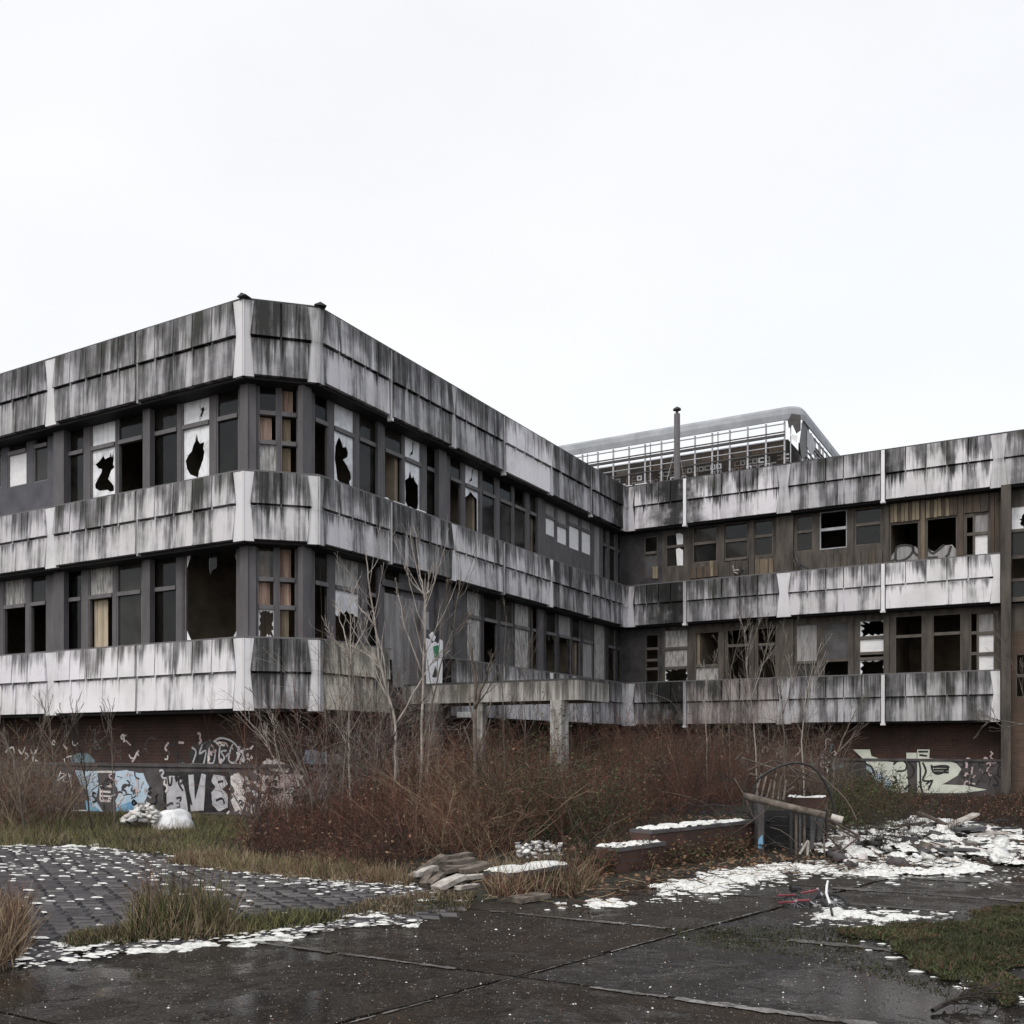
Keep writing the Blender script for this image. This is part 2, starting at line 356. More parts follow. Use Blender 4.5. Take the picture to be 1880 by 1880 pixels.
# ---- solid core: floors, ceilings, inner walls
def foot(w):
    a = FA.P(LA, w, 0); h1 = FA.P(-w * T22, w, 0); h2 = FB.P(w * T22, w, 0); c3 = FC.P(-w, w, 0); ce = FC.P(LC, w, 0)
    cb = FC.P(LC, 9, 0); ab = FC.P(LA - LB - 2, 9, 0) if False else a + dB * (LB + 9.5)
    return [a, h1, h2, c3, ce, cb, ab]
def slab(name, w, z0, z1, m):
    mb = MB(); ft = foot(w); pts = [(p.x, p.y) for p in ft]
    n = len(pts)
    mb.fill(pts, [], m, lambda a, b, t: (a, b, z1 + (z0 - z1) * (1 if t else 0)), th=1)
    return put(name, mb, bld, weld=True)
slab('floor_slab', .62, 2.40, 2.80, M['ceiling']); slab('floor_slab', .62, 5.90, 6.30, M['ceiling']); slab('roof_slab', .35, 9.32, 9.9, M['ceiling'])
mb = MB(); I = M['interior']
def iwall(F, s0, s1, w, z0=2.8, z1=5.9):
    mb.hexa([F.P(s0, w, z0), F.P(s1, w, z0), F.P(s1, w, z1), F.P(s0, w, z1), F.P(s0, w + .15, z0), F.P(s1, w + .15, z0), F.P(s1, w + .15, z1), F.P(s0, w + .15, z1)], I)
def icross(F, s0, w0, w1, z0, z1):
    mb.hexa([F.P(s0, w0, z0), F.P(s0 + .12, w0, z0), F.P(s0 + .12, w0, z1), F.P(s0, w0, z1), F.P(s0, w1, z0), F.P(s0 + .12, w1, z0), F.P(s0 + .12, w1, z1), F.P(s0, w1, z1)], I)
for z0, z1 in ((2.8, 5.9), (6.3, 9.32)):
    iwall(FA, LA, -5.2, 5.5, z0, z1); iwall(FB, 5.2, LB - .0, 5.5, z0, z1); iwall(FC, -5.5, LC, 5.0, z0, z1)
    for s in (-6.3, -3.3, -12): icross(FA, s, .64, 5.5, z0, z1)
    for s in (3.4, 6.9, 10.2, 13.2): icross(FB, s, .64, 5.5, z0, z1)
    for s in (2.3, 5.5, 8.4, 11.55): icross(FC, s, .64, 5.0, z0, z1)
put('partition_wall', mb, bld)

# ---- precast band panels
def panel(F, band, s0, s1, n, mat, e0=0, e1=0, ledge=True, tilt=0):
    """e0/e1: sideways bulge of the end edges at the ledge (next to an hourglass cover)"""
    z0, z1 = BANDS[band]; zl = z0 + (z1 - z0) * .53; m = M[mat]
    back = MB(); g = .015
    uvf = lambda p: (F.uo + p[0], z1 - p[2])
    # backing plate
    back.box(s0 + .03, s1 - .03, .13, .20, z0 + .01, z1 - .01, m, uvf)
    w = (s1 - s0) / n
    # ribs between the fields
    for i in range(1, n):
        x = s0 + i * w
        back.box(x - .018, x + .018, .028, .13, z0 + .015, zl + .015, m, uvf)
    T = Matrix(((1, 0, tilt, 0), (0, 1, 0, 0), (0, 0, 1, 0), (0, 0, 0, 1)))
    p = put('facade_panel', back, bld, F.mw)
    for i in range(n):
        a, b = s0 + i * w + g, s0 + (i + 1) * w - g
        ba = e0 if i == 0 else 0; bb = e1 if i == n - 1 else 0
        if i == 0: a = s0 + .006
        if i == n - 1: b = s1 - .006
        j = random.uniform(-.004, .004)
        mb = MB(); mb.hexa([(a - ba, j, zl), (b + bb, j, zl), (b, .028, z1), (a, .028, z1), (a - ba, .13, zl + .005), (b + bb, .13, zl + .005), (b, .20, z1), (a, .20, z1)], m, uvf)
        put('upper_slab', mb, p, F.mw)
        zt = zl - (.045 if ledge else .02); k = random.uniform(-.004, .004)
        mb = MB(); mb.hexa([(a, .022 + k, z0), (b, .022 + k, z0), (b + bb * .95, .05 + k, zt), (a - ba * .95, .05 + k, zt), (a, .13, z0), (b, .13, z0), (b + bb * .95, .13, zt), (a - ba * .95, .13, zt)], m, uvf)
        put('lower_slab', mb, p, F.mw)
    return p
def hourglass(F, band, s0, s1, mat, b0=.085, b1=.085, w=.055):
    """flat joint cover, waisted at the ledge"""
    z0, z1 = BANDS[band]; zl = z0 + (z1 - z0) * .53; z0 -= .045; mb = MB(); m = M[mat]
    uvf = lambda p: (F.uo + p[0], z1 - p[2])
    lv = [(z0, 0), (z0 + (zl - z0) * .55, .45), (zl, 1), (zl + (z1 - zl) * .55, .5), (z1 - .004, 0)]
    for (za, ka), (zb, kb) in zip(lv[:-1], lv[1:]):
        mb.hexa([(s0 + b0 * ka, w, za), (s1 - b1 * ka, w, za), (s1 - b1 * kb, w, zb), (s0 + b0 * kb, w, zb),
                 (s0 + b0 * ka, w + .1, za), (s1 - b1 * ka, w + .1, za), (s1 - b1 * kb, w + .1, zb), (s0 + b0 * kb, w + .1, zb)], m, uvf)
    put('joint_cover', mb, bld, F.mw)
def strip(F, band, s, mat, wd=.05, w=-.02, cap=True):
    """narrow joint strip with a small cap at its foot"""
    z0, z1 = BANDS[band]; mb = MB(); m = M[mat]; uvf = lambda p: (F.uo + p[0], z1 - p[2])
    mb.box(s - wd, s + wd, w, .14, z0 - .05, z1 - .006, m, uvf)
    if cap: mb.box(s - wd * 1.35, s + wd * 1.35, w - .03, .14, z0 - .12, z0 - .052, M['cover'], uvf)
    put('joint_strip', mb, bld, F.mw)

A1, A2, A3 = -.30, FA.loc(248), FA.loc(99)
AH = FA.loc(79)
BULGE = .085
#                 top         mid         low
def bay(F, s0, s1, n, mats, e0=0, e1=0):
    for band, m in zip(('top', 'mid', 'low'), mats):
        if m: panel(F, band, s0, s1, n, m, e0, e1)
bay(FA, A2 + .035, A1, 5, ('c3', 'c2', 'c1'), 0, BULGE)
bay(FA, A3, A2 - .035, 5, ('c3', 'c2', 'c0'), BULGE, 0)
bay(FA, AH - 3.05, AH, 5, ('c3', 'c2', 'c1'), 0, BULGE)
bay(FA, AH - 6.15, AH - 3.12, 5, ('c3', 'c2', 'c1'), BULGE, 0)
for b in BANDS:
    hourglass(FA, b, AH, A3, 'cover'); hourglass(FA, b, A1, -.002, 'cover', b1=0); strip(FA, b, A2, 'cover_dirty', .02, .055, False)
bay(FH, .24, LH - .26, 2, ('c3', 'c2', 'c3'), BULGE, BULGE)
for b in BANDS:
    hourglass(FH, b, .002, .24, 'cover' if b != 'top' else 'cover_dirty', b0=0, b1=.07); hourglass(FH, b, LH - .26, LH - .002, 'cover' if b != 'top' else 'cover_dirty', b1=0)
sB = [.2, FB.loc(722), FB.loc(838), FB.loc(929), FB.loc(1016), FB.loc(1088), LB - .25]
for b in BANDS: hourglass(FB, b, .002, .2, 'cover_dirty', b0=0, b1=.05)
bm_ = [('c2', 'c2', 'cc'), ('c3', 'c3', None), ('c3', 'c2', 'c3'), ('c0', 'c2', 'c2'), ('c3', 'c3', 'c2'), ('c4', 'c3', 'c3')]
for i in range(6):
    a, b = sB[i] + (.0 if i == 0 else .10), sB[i + 1] - (.0 if i == 5 else .10)
    if i in (1, 3): b = sB[i + 1] - .17
    if i in (2, 4): a = sB[i] + .05
    bay(FB, a, b, 5, bm_[i], BULGE if i in (0, 2, 4) else 0, BULGE if i in (1, 3) else 0)
for i, s in enumerate(sB[1:6], 1):
    for b in BANDS:
        if b == 'low' and i == 2: continue
        if i in (2, 4): hourglass(FB, b, s - .17, s + .05, 'cover' if b != 'top' else 'cover_dirty', b0=.06, b1=.06, w=.03)
        elif b != 'low' or i != 1: strip(FB, b, s, 'cover_dirty', .028, .045, b == 'top')
for b in BANDS:
    hourglass(FB, b, LB - .25, LB + .05, 'c2' if b != 'low' else 'cover_dirty', b1=0); hourglass(FC, b, -.055, .28, 'c2' if b != 'low' else 'cover_dirty', b0=0, w=.06)
sC = [.28, FC.loc(1257), FC.loc(1425), FC.loc(1451), FC.loc(1621), FC.loc(1821)]
cm = [('ch', 'c4', 'c4'), ('ch', 'c3', 'cb'), ('c3', 'c2', 'c3'), ('ch', 'c1', 'c3')]
bay(FC, sC[0], sC[1] - .07, 4, cm[0]); bay(FC, sC[1] + .07, sC[2], 5, cm[1], 0, BULGE)
bay(FC, sC[3], sC[4] - .07, 5, cm[2], BULGE, 0); bay(FC, sC[4] + .07, sC[5] - .05, 5, cm[3], 0, BULGE)
for b in BANDS:
    strip(FC, b, sC[1], 'white' if b == 'top' else 'cover_dirty'); strip(FC, b, sC[4], 'white' if b != 'low' else 'cover')
    hourglass(FC, b, sC[2], sC[3], 'cover' if b == 'mid' else 'cover_dirty')
    hourglass(FC, b, sC[5] - .05, FC.loc(1849) if b == 'top' else FC.loc(1836), 'cover' if b != 'top' else 'cover_dirty', b1=0.085 if b == 'top' else 0)
sE = FC.loc(1849)
panel(FC, 'top', sE, sE + 3.0, 5, 'c3', BULGE, 0); panel(FC, 'top', sE + 3.1, sE + 6.1, 5, 'c3')
# band backs, soffits, sills, copings
for F in (FA, FH, FB, FC):
    for bn, (z0, z1) in BANDS.items():
        e = FC.loc(1836) if (F is FC and bn != 'top') else None
        zo = F.zo
        a, b = span(F, .2); b = e or b
        gap = F is FB and bn == 'low'; sg_ = lambda a, b: [(a, sB[1]), (sB[2] - .1, b)] if gap else [(a, b)]
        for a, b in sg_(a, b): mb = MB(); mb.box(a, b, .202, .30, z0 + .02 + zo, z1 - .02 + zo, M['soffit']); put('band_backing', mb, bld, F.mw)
        a, b = span(F, .14); b = e or b
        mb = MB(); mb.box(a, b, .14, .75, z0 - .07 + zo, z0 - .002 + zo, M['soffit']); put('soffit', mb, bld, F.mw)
        a, b = span(F, .06); b = e or b
        for a, b in sg_(a, b): mb = MB(); mb.box(a, b, .05, .56, z1 + .001 + zo * .3, z1 + .035 + zo * .3, M['metal_dark' if bn == 'top' else 'frame']); put('coping' if bn == 'top' else 'sill', mb, bld, F.mw)
for F, s, t in ((FA, -.0, 1), (FH, LH, -1)):
    mb = MB(); p0 = [(s - .13, -.02, 10.606), (s + .13, -.02, 10.606), (s, -.02, 10.67), (s - .1, .2, 10.606), (s + .1, .2, 10.606), (s, .2, 10.64)]
    for q in ((0, 1, 2), (3, 5, 4), (0, 2, 5, 3), (1, 4, 5, 2), (0, 3, 4, 1)): mb.poly([p0[i] for i in q], M['metal_dark'])
    put('coping_cap', mb, bld, F.mw)

# ---- windows
RECTS = {}
def jag_hole(cx, cz, rx, rz, rnd, n=22):
    pts = []
    for k in range(n):
        a = 2 * pi * k / n; r = rnd.uniform(.62, 1.0) if k % 2 else rnd.uniform(.8, 1.12)
        pts.append((cx + cos(a) * rx * r, cz + sin(a) * rz * r))
    return pts
GL = {'g': 'glass', 'G': 'glass2', 'w': 'milky', 'W': 'white', 'b': 'board_grey', 'B': 'board_dark', 't': 'curtain', 's': 'board_stained', 'p': 'curtain_pink', 'y': 'ochre'}
def _n(pts, x0, x1, y0, y1): return [((x - x0) / (x1 - x0), (y1 - y) / (y1 - y0)) for x, y in pts]
HOLES = {'a': _n([(665,1240),(700,1220),(730,1185),(745,1215),(785,1205),(790,1170),(800,1215),(812,1190),(815,1230),(810,1270),(822,1290),(795,1310),(780,1345),(770,1370),(795,1400),(815,1430),(818,1465),(790,1468),(765,1450),(700,1445),(665,1420),(662,1390),(690,1345),(715,1310),(718,1285),(690,1275)], 650, 830, 1145, 1535),
 'b': _n([(1405,1035),(1415,1090),(1430,1115),(1465,1110),(1455,1150),(1465,1180),(1455,1230),(1440,1265),(1430,1290),(1420,1310),(1415,1350),(1350,1315),(1325,1270),(1315,1215),(1335,1180),(1365,1155),(1375,1120),(1395,1085)], 1308, 1505, 1005, 1395),
 'c': _n([(885,1065),(905,1100),(915,1130),(940,1115),(955,1150),(950,1185),(915,1215),(945,1245),(975,1290),(980,1330),(965,1355),(975,1400),(978,1422),(920,1400),(870,1370),(860,1290),(850,1230),(855,1150),(865,1110)], 843, 987, 1045, 1430),
 'd': _n([(1385,1295),(1400,1340),(1415,1320),(1425,1350),(1450,1370),(1452,1480),(1440,1560),(1390,1560),(1350,1500),(1352,1450),(1348,1370),(1375,1345)], 1343, 1457, 1255, 1570),
 'e': [(.62,.18),(.68,.30),(.66,.40),(.76,.46),(.80,.34),(.74,.26),(.70,.14)], 'f': [(.4,.12),(.58,.22),(.60,.50),(.66,.70),(.56,.62),(.52,.30),(.44,.24),(.40,.18)],
 'g': [(.05,.80),(.30,.88),(.45,.97),(.70,.90),(.96,.86),(.98,.05),(.80,.02),(.55,.06),(.10,.02),(.03,.10),(.02,.50)]}
def pane(win, F, a, b, z0, z1, kind, rnd):
    wl = WW + .045; f3 = lambda s, z, t: (s, wl + t, z)
    k = kind[0]; mb = MB(); w, h = b - a, z1 - z0
    R = [(a, z0), (b, z0), (b, z1), (a, z1)]
    if k in 'on': return
    if k == 'K':
        mb.box(a, a + .05, wl, wl + .04, z0, z1, M['frame'])
        for pts in ([(.05, 1), (.05, .78), (.12, .90), (.22, .94), (.36, .93), (.42, .97), (.42, 1)], [(.47, 1), (.47, .74), (.50, .68), (.53, .72), (.62, .74), (.62, 1)], [(.9, 1), (.97, .8), (1, .76), (1, 1)], [(.05, 0), (.05, .12), (.12, .03), (.2, 0)], [(.8, 0), (.92, .02), (1, .1), (1, 0)]):
            m3 = MB(); m3.fill([(a + x * w, z0 + z * h) for x, z in pts], [], M['milky' if pts[0][0] < .1 else 'glass2'], f3, .008); put('shard', m3, win, F.mw)
        mb2 = MB(); mb2.box(a + .1, b, wl + 1.4, wl + 1.5, z0 - .3, z1 + .1, M['plank_brown']); put('backing_board', mb2, win, F.mw)
    if k == 'h':      # milky glass with a jagged hole; digits give size and offset
        if kind[1] in HOLES:
            hp = [(a + w * (.03 + .94 * x), z0 + h * (.02 + .96 * z)) for x, z in HOLES[kind[1]]]
            mb.fill(R, [hp], M['milky'], f3, .008); hx = sum(p[0] for p in hp) / len(hp); hz = sum(p[1] for p in hp) / len(hp)
            for q in range(7):      # straight cracks running out from the hole
                p = hp[(q * 5 + 2) % len(hp)]; dx, dz = p[0] - hx + rnd.uniform(-.05, .05), p[1] - hz + rnd.uniform(-.05, .05); L = math.hypot(dx, dz) + 1e-6; dx /= L; dz /= L; t = rnd.uniform(.08, .35)
                e = (min(max(p[0] + dx * t, a + .005), b - .005), min(max(p[1] + dz * t, z0 + .005), z1 - .005)); nx, nz = -dz * .005, dx * .005
                mb.poly([f3(p[0] + nx, p[1] + nz, -.002), f3(p[0] - nx, p[1] - nz, -.002), f3(e[0], e[1], -.002)], M['frame'])
            put('pane', mb, win, F.mw); return
        sc_ = {'1': (.14, .2, .5, .3), '2': (.38, .36, .5, .45), '3': (.42, .44, .48, .5), '4': (.2, .3, .55, .35)}[kind[1]]
        mb.fill(R, [jag_hole(a + w * sc_[2], z0 + h * sc_[3], w * sc_[0], h * sc_[1], rnd)], M['milky'], f3, .008)
    elif k == 'k':    # only shards left round the edge
        n = 9; inner = []
        per = [(a, z0, 1, 0), (b, z0, 0, 1), (b, z1, -1, 0), (a, z1, 0, -1)]
        ctr = ((a + b) / 2, (z0 + z1) / 2)
        for (x, z, dx, dz), L in zip(per, (w, h, w, h)):
            for i in range(n):
                t = (i + .5) / n; px_, pz_ = x + dx * L * t, z + dz * L * t
                d = rnd.uniform(.02, .35) if rnd.random() < .5 else .03
                inner.append((px_ + (ctr[0] - px_) * d, pz_ + (ctr[1] - pz_) * d))
        mb.fill(R, [inner], M['milky' if kind[1:] == 'w' else 'glass2'], f3, .008)
    elif k == 'K': pass
    elif k == 'T':    # top part still covered
        zt = z1 - h * .45; pts = [(a, z1), (a, zt)] + [(a + w * i / 8, zt + rnd.uniform(-.12, .12) * h) for i in range(1, 8)] + [(b, zt), (b, z1)]
        mb.fill(pts, [], M['milky'], f3, .008)
    elif k in 'tpy':  # cloth or wall seen just behind the glass
        wl += .1; fr = {'t': .6, 'p': .75, 'y': 1}[k]
        if k == 'y': mb.box(a, b, wl, wl + .05, z0, z1, M['ochre'])
        else:
            n = 14; x1 = a + w * fr
            for i in range(n):
                u0, u1 = a + (x1 - a) * i / n, a + (x1 - a) * (i + 1) / n
                y0, y1 = wl + .04 * (i % 2), wl + .04 * ((i + 1) % 2)
                mb.poly([(u0, y0, z0), (u1, y1, z0), (u1, y1, z1 - h * .04 * rnd.random()), (u0, y0, z1)], M[GL[k]])
        put('curtain' if k != 'y' else 'backing_board', mb, win, F.mw)
        mb = MB()
        mb.box(a, b, WW + .045, WW + .051, z0, z1, M['clear']) if kind[1:] != 'o' else None
    else:
        th = .006 if k in 'gG' else .02
        mb.box(a, b, wl, wl + th, z0, z1, M[GL[k]])
    put('pane' if k in 'gGwhkKTtpy' else 'board', mb, win, F.mw)
rw = random.Random(5)
def win(F, st, x0, x1, kinds, split=None, ys=None, fm='frame', vb=None):
    a, b = sorted((F.loc(x0, w=WW), F.loc(x1, w=WW)))
    if ys: xm = (x0 + x1) / 2; zz = [F.loc(xm, y, WW)[1] for y in ys]
    elif st == 'U': zz = [9.25, 8.46, 7.13] if len(kinds) == 2 else ([9.25, 7.13] if len(kinds) == 1 else [9.25, 8.46, 7.85, 7.13])
    else: zz = [5.9, 5.0, 3.75] if len(kinds) == 2 else ([5.9, 3.75] if len(kinds) == 1 else [5.9, 5.0, 4.42, 3.75])
    RECTS.setdefault((F.uo, st), []).append((a, b, zz[-1], zz[0]))
    fb = .03; mb = MB(); m = M[fm]; y0, y1 = WW + .012, WW + .08
    mb.box(a, a + fb, y0, y1, zz[-1], zz[0], m); mb.box(b - fb, b, y0, y1, zz[-1], zz[0], m)
    mb.box(a + fb, b - fb, y0, y1, zz[-1], zz[-1] + fb, m); mb.box(a + fb, b - fb, y0, y1, zz[0] - fb, zz[0], m)
    for i, z in enumerate(zz[1:-1]): mb.box(a + fb, b - fb, y0 - .03, y1, z - .045, z + .045, m)
    w_ = put('window', mb, bld, F.mw)
    for i, k in enumerate(kinds):
        z1 = zz[i] - (fb if i == 0 else .045); z0 = zz[i + 1] + (fb if i == len(kinds) - 1 else .045)
        pane(w_, F, a + fb, b - fb, z0, z1, k, rw)
    return w_
# A facade, upper storey
for x0, x1, k in ((-150, -110, 'gg'), (-95, -50, 'gg'), (-40, 2, 'gg')): win(FA, 'U', x0, x1, list(k), ys=(805, 835, 900))
win(FA, 'U', 14, 49, ['g', 'W'], ys=(800, 830, 893)); win(FA, 'U', 62, 88, ['o', 'G'], ys=(795, 818, 884))
win(FA, 'U', 125, 154, ['g', 'y']); win(FA, 'U', 166, 212, ['w', 'ha']); win(FA, 'U', 216, 263, ['g', 'o'])
win(FA, 'U', 276, 326, ['G', 'g']); win(FA, 'U', 333, 385, ['he', 'hb']); win(FA, 'U', 397, 438, ['g', 'g'])
# A lower storey
for x0, x1, k in ((-150, -110, 'gg'), (-95, -55, 'gg')): win(FA, 'L', x0, x1, list(k))
win(FA, 'L', 6, 47, ['s', 'o']); win(FA, 'L', 55, 85, ['G', 'o']); win(FA, 'L', 120, 150, ['g', 't'])
win(FA, 'L', 162, 207, ['s', 'to']); win(FA, 'L', 214, 260, ['G', 'g']); win(FA, 'L', 275, 324, ['g', 'g']); win(FA, 'L', 334, 435, ['K'])
# chamfer
win(FH, 'U', 474, 509, ['g', 'po', 's']); win(FH, 'U', 515, 547, ['po', 'to', 'to']); win(FH, 'L', 472, 505, ['p', 'po', 'kw']); win(FH, 'L', 511, 544, ['po', 'po', 'to'])
# B upper
for x0, x1, k in ((577, 604, ['g', 'o']), (613, 652, ['w', 'hc']), (659, 693, ['G', 'g']), (706, 740, ['G', 'o']), (743, 774, ['hf', 'hd']), (783, 803, ['g', 't']),
                  (826, 848, ['g', 'o']), (854, 881, ['hf', 'hg']), (885, 910, ['g', 'g']), (917, 941, ['g', 'g']), (944, 966, ['k', 'G']), (972, 986, ['g', 'k'])):
    win(FB, 'U', x0, x1, k)
for x0, x1, y0, y1, y2 in ((1002, 1020, 925, 950, 985), (1023, 1042, 935, 965, 1000), (1045, 1065, 945, 965, 1010), (1068, 1086, 955, 975, 1018)):
    win(FB, 'U', x0, x1, ['b', 'W'], ys=(y0, y1, y2))
for x0, x1, k in ((1091, 1103, ['b']), (1107, 1115, ['G', 'o']), (1119, 1130, ['G', 'g']), (1135, 1146, ['G', 'o'])): win(FB, 'U', x0, x1, k)
# B lower
for x0, x1, k in ((577, 604, ['g', 'k']), (615, 662, ['s', 'T']), (674, 698, ['o', 'G']), (706, 736, ['g', 'B'])): win(FB, 'L', x0, x1, k)
for x0, x1, k in ((857, 884, ['s', 's']), (888, 914, ['G', 'o']), (918, 942, ['G', 'B']), (945, 973, ['s', 's']), (976, 994, ['o', 'o']), (1002, 1022, ['G', 'k']), (1026, 1049, ['b', 'k']), (1051, 1066, ['G', 'o']), (1070, 1089, ['B', 'b'])): win(FB, 'L', x0, x1, k)
win(FB, 'L', 1091, 1112, ['s']); win(FB, 'L', 1117, 1130, ['G', 'k']); win(FB, 'L', 1134, 1146, ['B', 'o'])
# C upper
fb_ = 'frame_brown'
win(FC, 'U', 1183, 1207, ['G', 'B'], ys=(985, 1015, 1060), fm=fb_); win(FC, 'U', 1223, 1257, ['g', 'G'], ys=(980, 1003, 1040), fm=fb_)
win(FC, 'U', 1272, 1316, ['G', 'g'], ys=(966, 997, 1032), fm=fb_); win(FC, 'U', 1330, 1373, ['g', 'G', 'B'], ys=(960, 992, 1026, 1062), fm=fb_)
win(FC, 'U', 1385, 1419, ['g', 'g'], ys=(955, 984, 1020), fm=fb_); win(FC, 'U', 1462, 1492, ['g', 'G'], ys=(946, 976, 1012), fm=fb_)
win(FC, 'U', 1505, 1555, ['o', 'o'], ys=(938, 971, 1007), fm='steel'); win(FC, 'U', 1570, 1618, ['g', 'g'], ys=(932, 962, 1000), fm=fb_)
win(FC, 'U', 1634, 1687, ['o'], ys=(960, 1031), fm=fb_); win(FC, 'U', 1701, 1757, ['o'], ys=(950, 1026), fm=fb_)
win(FC, 'U', 1773, 1788, ['o', 'o'], ys=(948, 981, 1020), fm=fb_); win(FC, 'U', 1788, 1815, ['b', 'W'], ys=(942, 979, 1022), fm=fb_)
# C lower
win(FC, 'L', 1185, 1209, ['o', 'o', 'o', 'o'], ys=(1165, 1191, 1212, 1228, 1256), fm=fb_); win(FC, 'L', 1219, 1263, ['s', 's', 'kw'], ys=(1156, 1190, 1226, 1256), fm=fb_)
win(FC, 'L', 1276, 1320, ['o', 's'], ys=(1160, 1222, 1254), fm=fb_); win(FC, 'L', 1334, 1376, ['o', 'o'], ys=(1155, 1185, 1253), fm=fb_)
win(FC, 'L', 1390, 1425, ['o', 'k'], ys=(1152, 1183, 1252), fm=fb_); win(FC, 'L', 1461, 1501, ['b', 'G'], ys=(1146, 1216, 1250), fm=fb_)
win(FC, 'L', 1512, 1562, ['B', 'o'], ys=(1142, 1212, 1248), fm=fb_); win(FC, 'L', 1577, 1628, ['kw', 'W', 'o', 'kw'], ys=(1138, 1170, 1199, 1209, 1247), fm=fb_)
win(FC, 'L', 1643, 1694, ['o', 'o'], ys=(1130, 1168, 1243), fm=fb_); win(FC, 'L', 1712, 1765, ['o', 'o'], ys=(1127, 1163, 1240), fm=fb_)
win(FC, 'L', 1781, 1795, ['o', 'o', 'o'], ys=(1125, 1162, 1200, 1238), fm=fb_); win(FC, 'L', 1795, 1826, ['b', 'W', 'W'], ys=(1125, 1162, 1200, 1238), fm=fb_)
# stair bay at the far right
win(FC, 'S', 1853, 1905, ['h4', 'g', 'o', 'g'], ys=(927, 973, 1022, 1064, 1110), fm=fb_)
win(FC, 'S', 1915, 1965, ['g', 'g', 'g', 'g'], ys=(927, 973, 1022, 1064, 1110), fm=fb_)
win(FC, 'S', 1865, 1910, ['o', 'o'], ys=(1200, 1240, 1280), fm=fb_)

# window walls: everything between the openings
def wallgrid(F, st, a, b, z0, z1, m, th=.12, w=WW, name='window_wall', par=None, uvf=None):
    rs = [r for r in RECTS.get((F.uo, st), []) if r[1] > a and r[0] < b]
    xs = sorted({a, b} | {x for r in rs for x in r[:2] if a < x < b}); zs = sorted({z0, z1} | {z for r in rs for z in r[2:] if z0 < z < z1})
    mb = MB()
    for i in range(len(xs) - 1):
        xm = (xs[i] + xs[i + 1]) / 2; run = None
        for j in range(len(zs) - 1):
            zm = (zs[j] + zs[j + 1]) / 2
            inside = any(r[0] < xm < r[1] and r[2] < zm < r[3] for r in rs)
            if inside:
                if run is not None: mb.box(xs[i], xs[i + 1], w, w + th, run, zs[j], m, uvf); run = None
            elif run is None: run = zs[j]
        if run is not None: mb.box(xs[i], xs[i + 1], w, w + th, run, zs[-1], m, uvf)
    return put(name, mb, par or bld, F.mw)
def storey(F, st, segs):
    z0, z1 = (7.0, 9.31) if st == 'U' else (3.6, 5.89)
    for a, b, m in segs: wallgrid(F, st, a, b, z0 + F.zo, z1 + F.zo, M[m])
a, b = span(FA, WW)
sx = FA.loc(97, w=WW); sy = FA.loc(122, w=WW)
storey(FA, 'U', [(a, sx, 'wall_blue'), (sx, b, 'wall_grey')]); storey(FA, 'L', [(a, b, 'wall_grey')])
a, b = span(FH, WW); storey(FH, 'U', [(a, b, 'wall_grey')]); storey(FH, 'L', [(a, b, 'wall_grey')])
a, b = span(FB, WW); q = FB.loc(700, w=WW); q2 = FB.loc(855, w=WW)
storey(FB, 'U', [(a, b, 'wall_grey')]); storey(FB, 'L', [(a, q, 'wall_grey'), (q2, b, 'wall_dark')])
wallgrid(FB, 'L', q, q2, 2.45, 5.89, M['wall_grey'])
a, b = span(FC, WW); e = FC.loc(1838, w=WW)
e2 = FC.loc(1216, w=WW)
for st_ in 'UL': storey(FC, st_, [(a, e2, 'wall_dark'), (e2, e, 'wall_brown')])
wallgrid(FC, 'S', e, LC, 4.9, 9.3, M['wall_brown']); wallgrid(FC, 'S', e, LC, 0, 4.9, M['brick2'], name='brick_wall', uvf=lambda p: (p[0], p[2]))
# piers standing proud between window groups
def pier(F, x0, x1, z0, z1, m, w0=.3, w1=.5, name='pier'):
    a, b = F.loc(x0, w=w0), F.loc(x1, w=w0); mb = MB(); mb.box(a, b, w0, w1 - .002, z0, z1, M[m]); put(name, mb, bld, F.mw)
for F, xs, m in ((FA, ((262, 275), (98, 117), (440, 455)), 'wall_grey'), (FB, ((556, 572), (694, 704), (806, 820), (988, 998)), 'wall_grey'), (FC, ((1425, 1456), (1320, 1329), (1622, 1632), (1375, 1384), (1557, 1567)), 'wall_brown')):
    for x0, x1 in xs:
        wide = x1 - x0 > 12
        for z0, z1 in ((7.136, 9.0), (3.756, 5.66)): pier(F, x0, x1, z0, z1, m, .36 if wide else .43)
for x0, x1 in ((456, 470), (550, 570)):
    for z0, z1 in ((7.14, 9.0), (3.76, 5.66)): pier(FH, x0, x1, z0, z1, 'wall_grey', .42)
# tan and brown vertical cladding planks on the right wing, upper storey
def planks(x0, x1, y0, y1, n, mats, w=.46):
    a, b = FC.loc(x0, w=w), FC.loc(x1, w=w); xm = (x0 + x1) / 2; z1 = FC.loc(xm, y0, w)[1]; z0 = FC.loc(xm, y1, w)[1]; st = (b - a) / n
    for i in range(n):
        mb = MB(); dz = random.uniform(-.01, .01); dw = random.uniform(0, .012)
        mb.box(a + i * st + .006, a + (i + 1) * st - .006, w - dw, WW - .002, max(z0, 7.14) + dz, min(z1, 9.0) + dz, M[mats[i % len(mats)] if i % 3 else random.choice(mats)])
        put('cladding_plank', mb, bld, FC.mw)
planks(1634, 1688, 912, 957, 8, ['plank_tan', 'plank_tan2', 'plank_brown']); planks(1700, 1757, 905, 948, 8, ['plank_tan', 'plank_brown', 'plank_tan2'])
planks(1770, 1815, 900, 940, 3, ['wall_brown', 'plank_brown']); planks(1505, 1620, 1014, 1046, 9, ['wall_brown', 'wall_brown', 'wall_brown', 'plank_brown'])
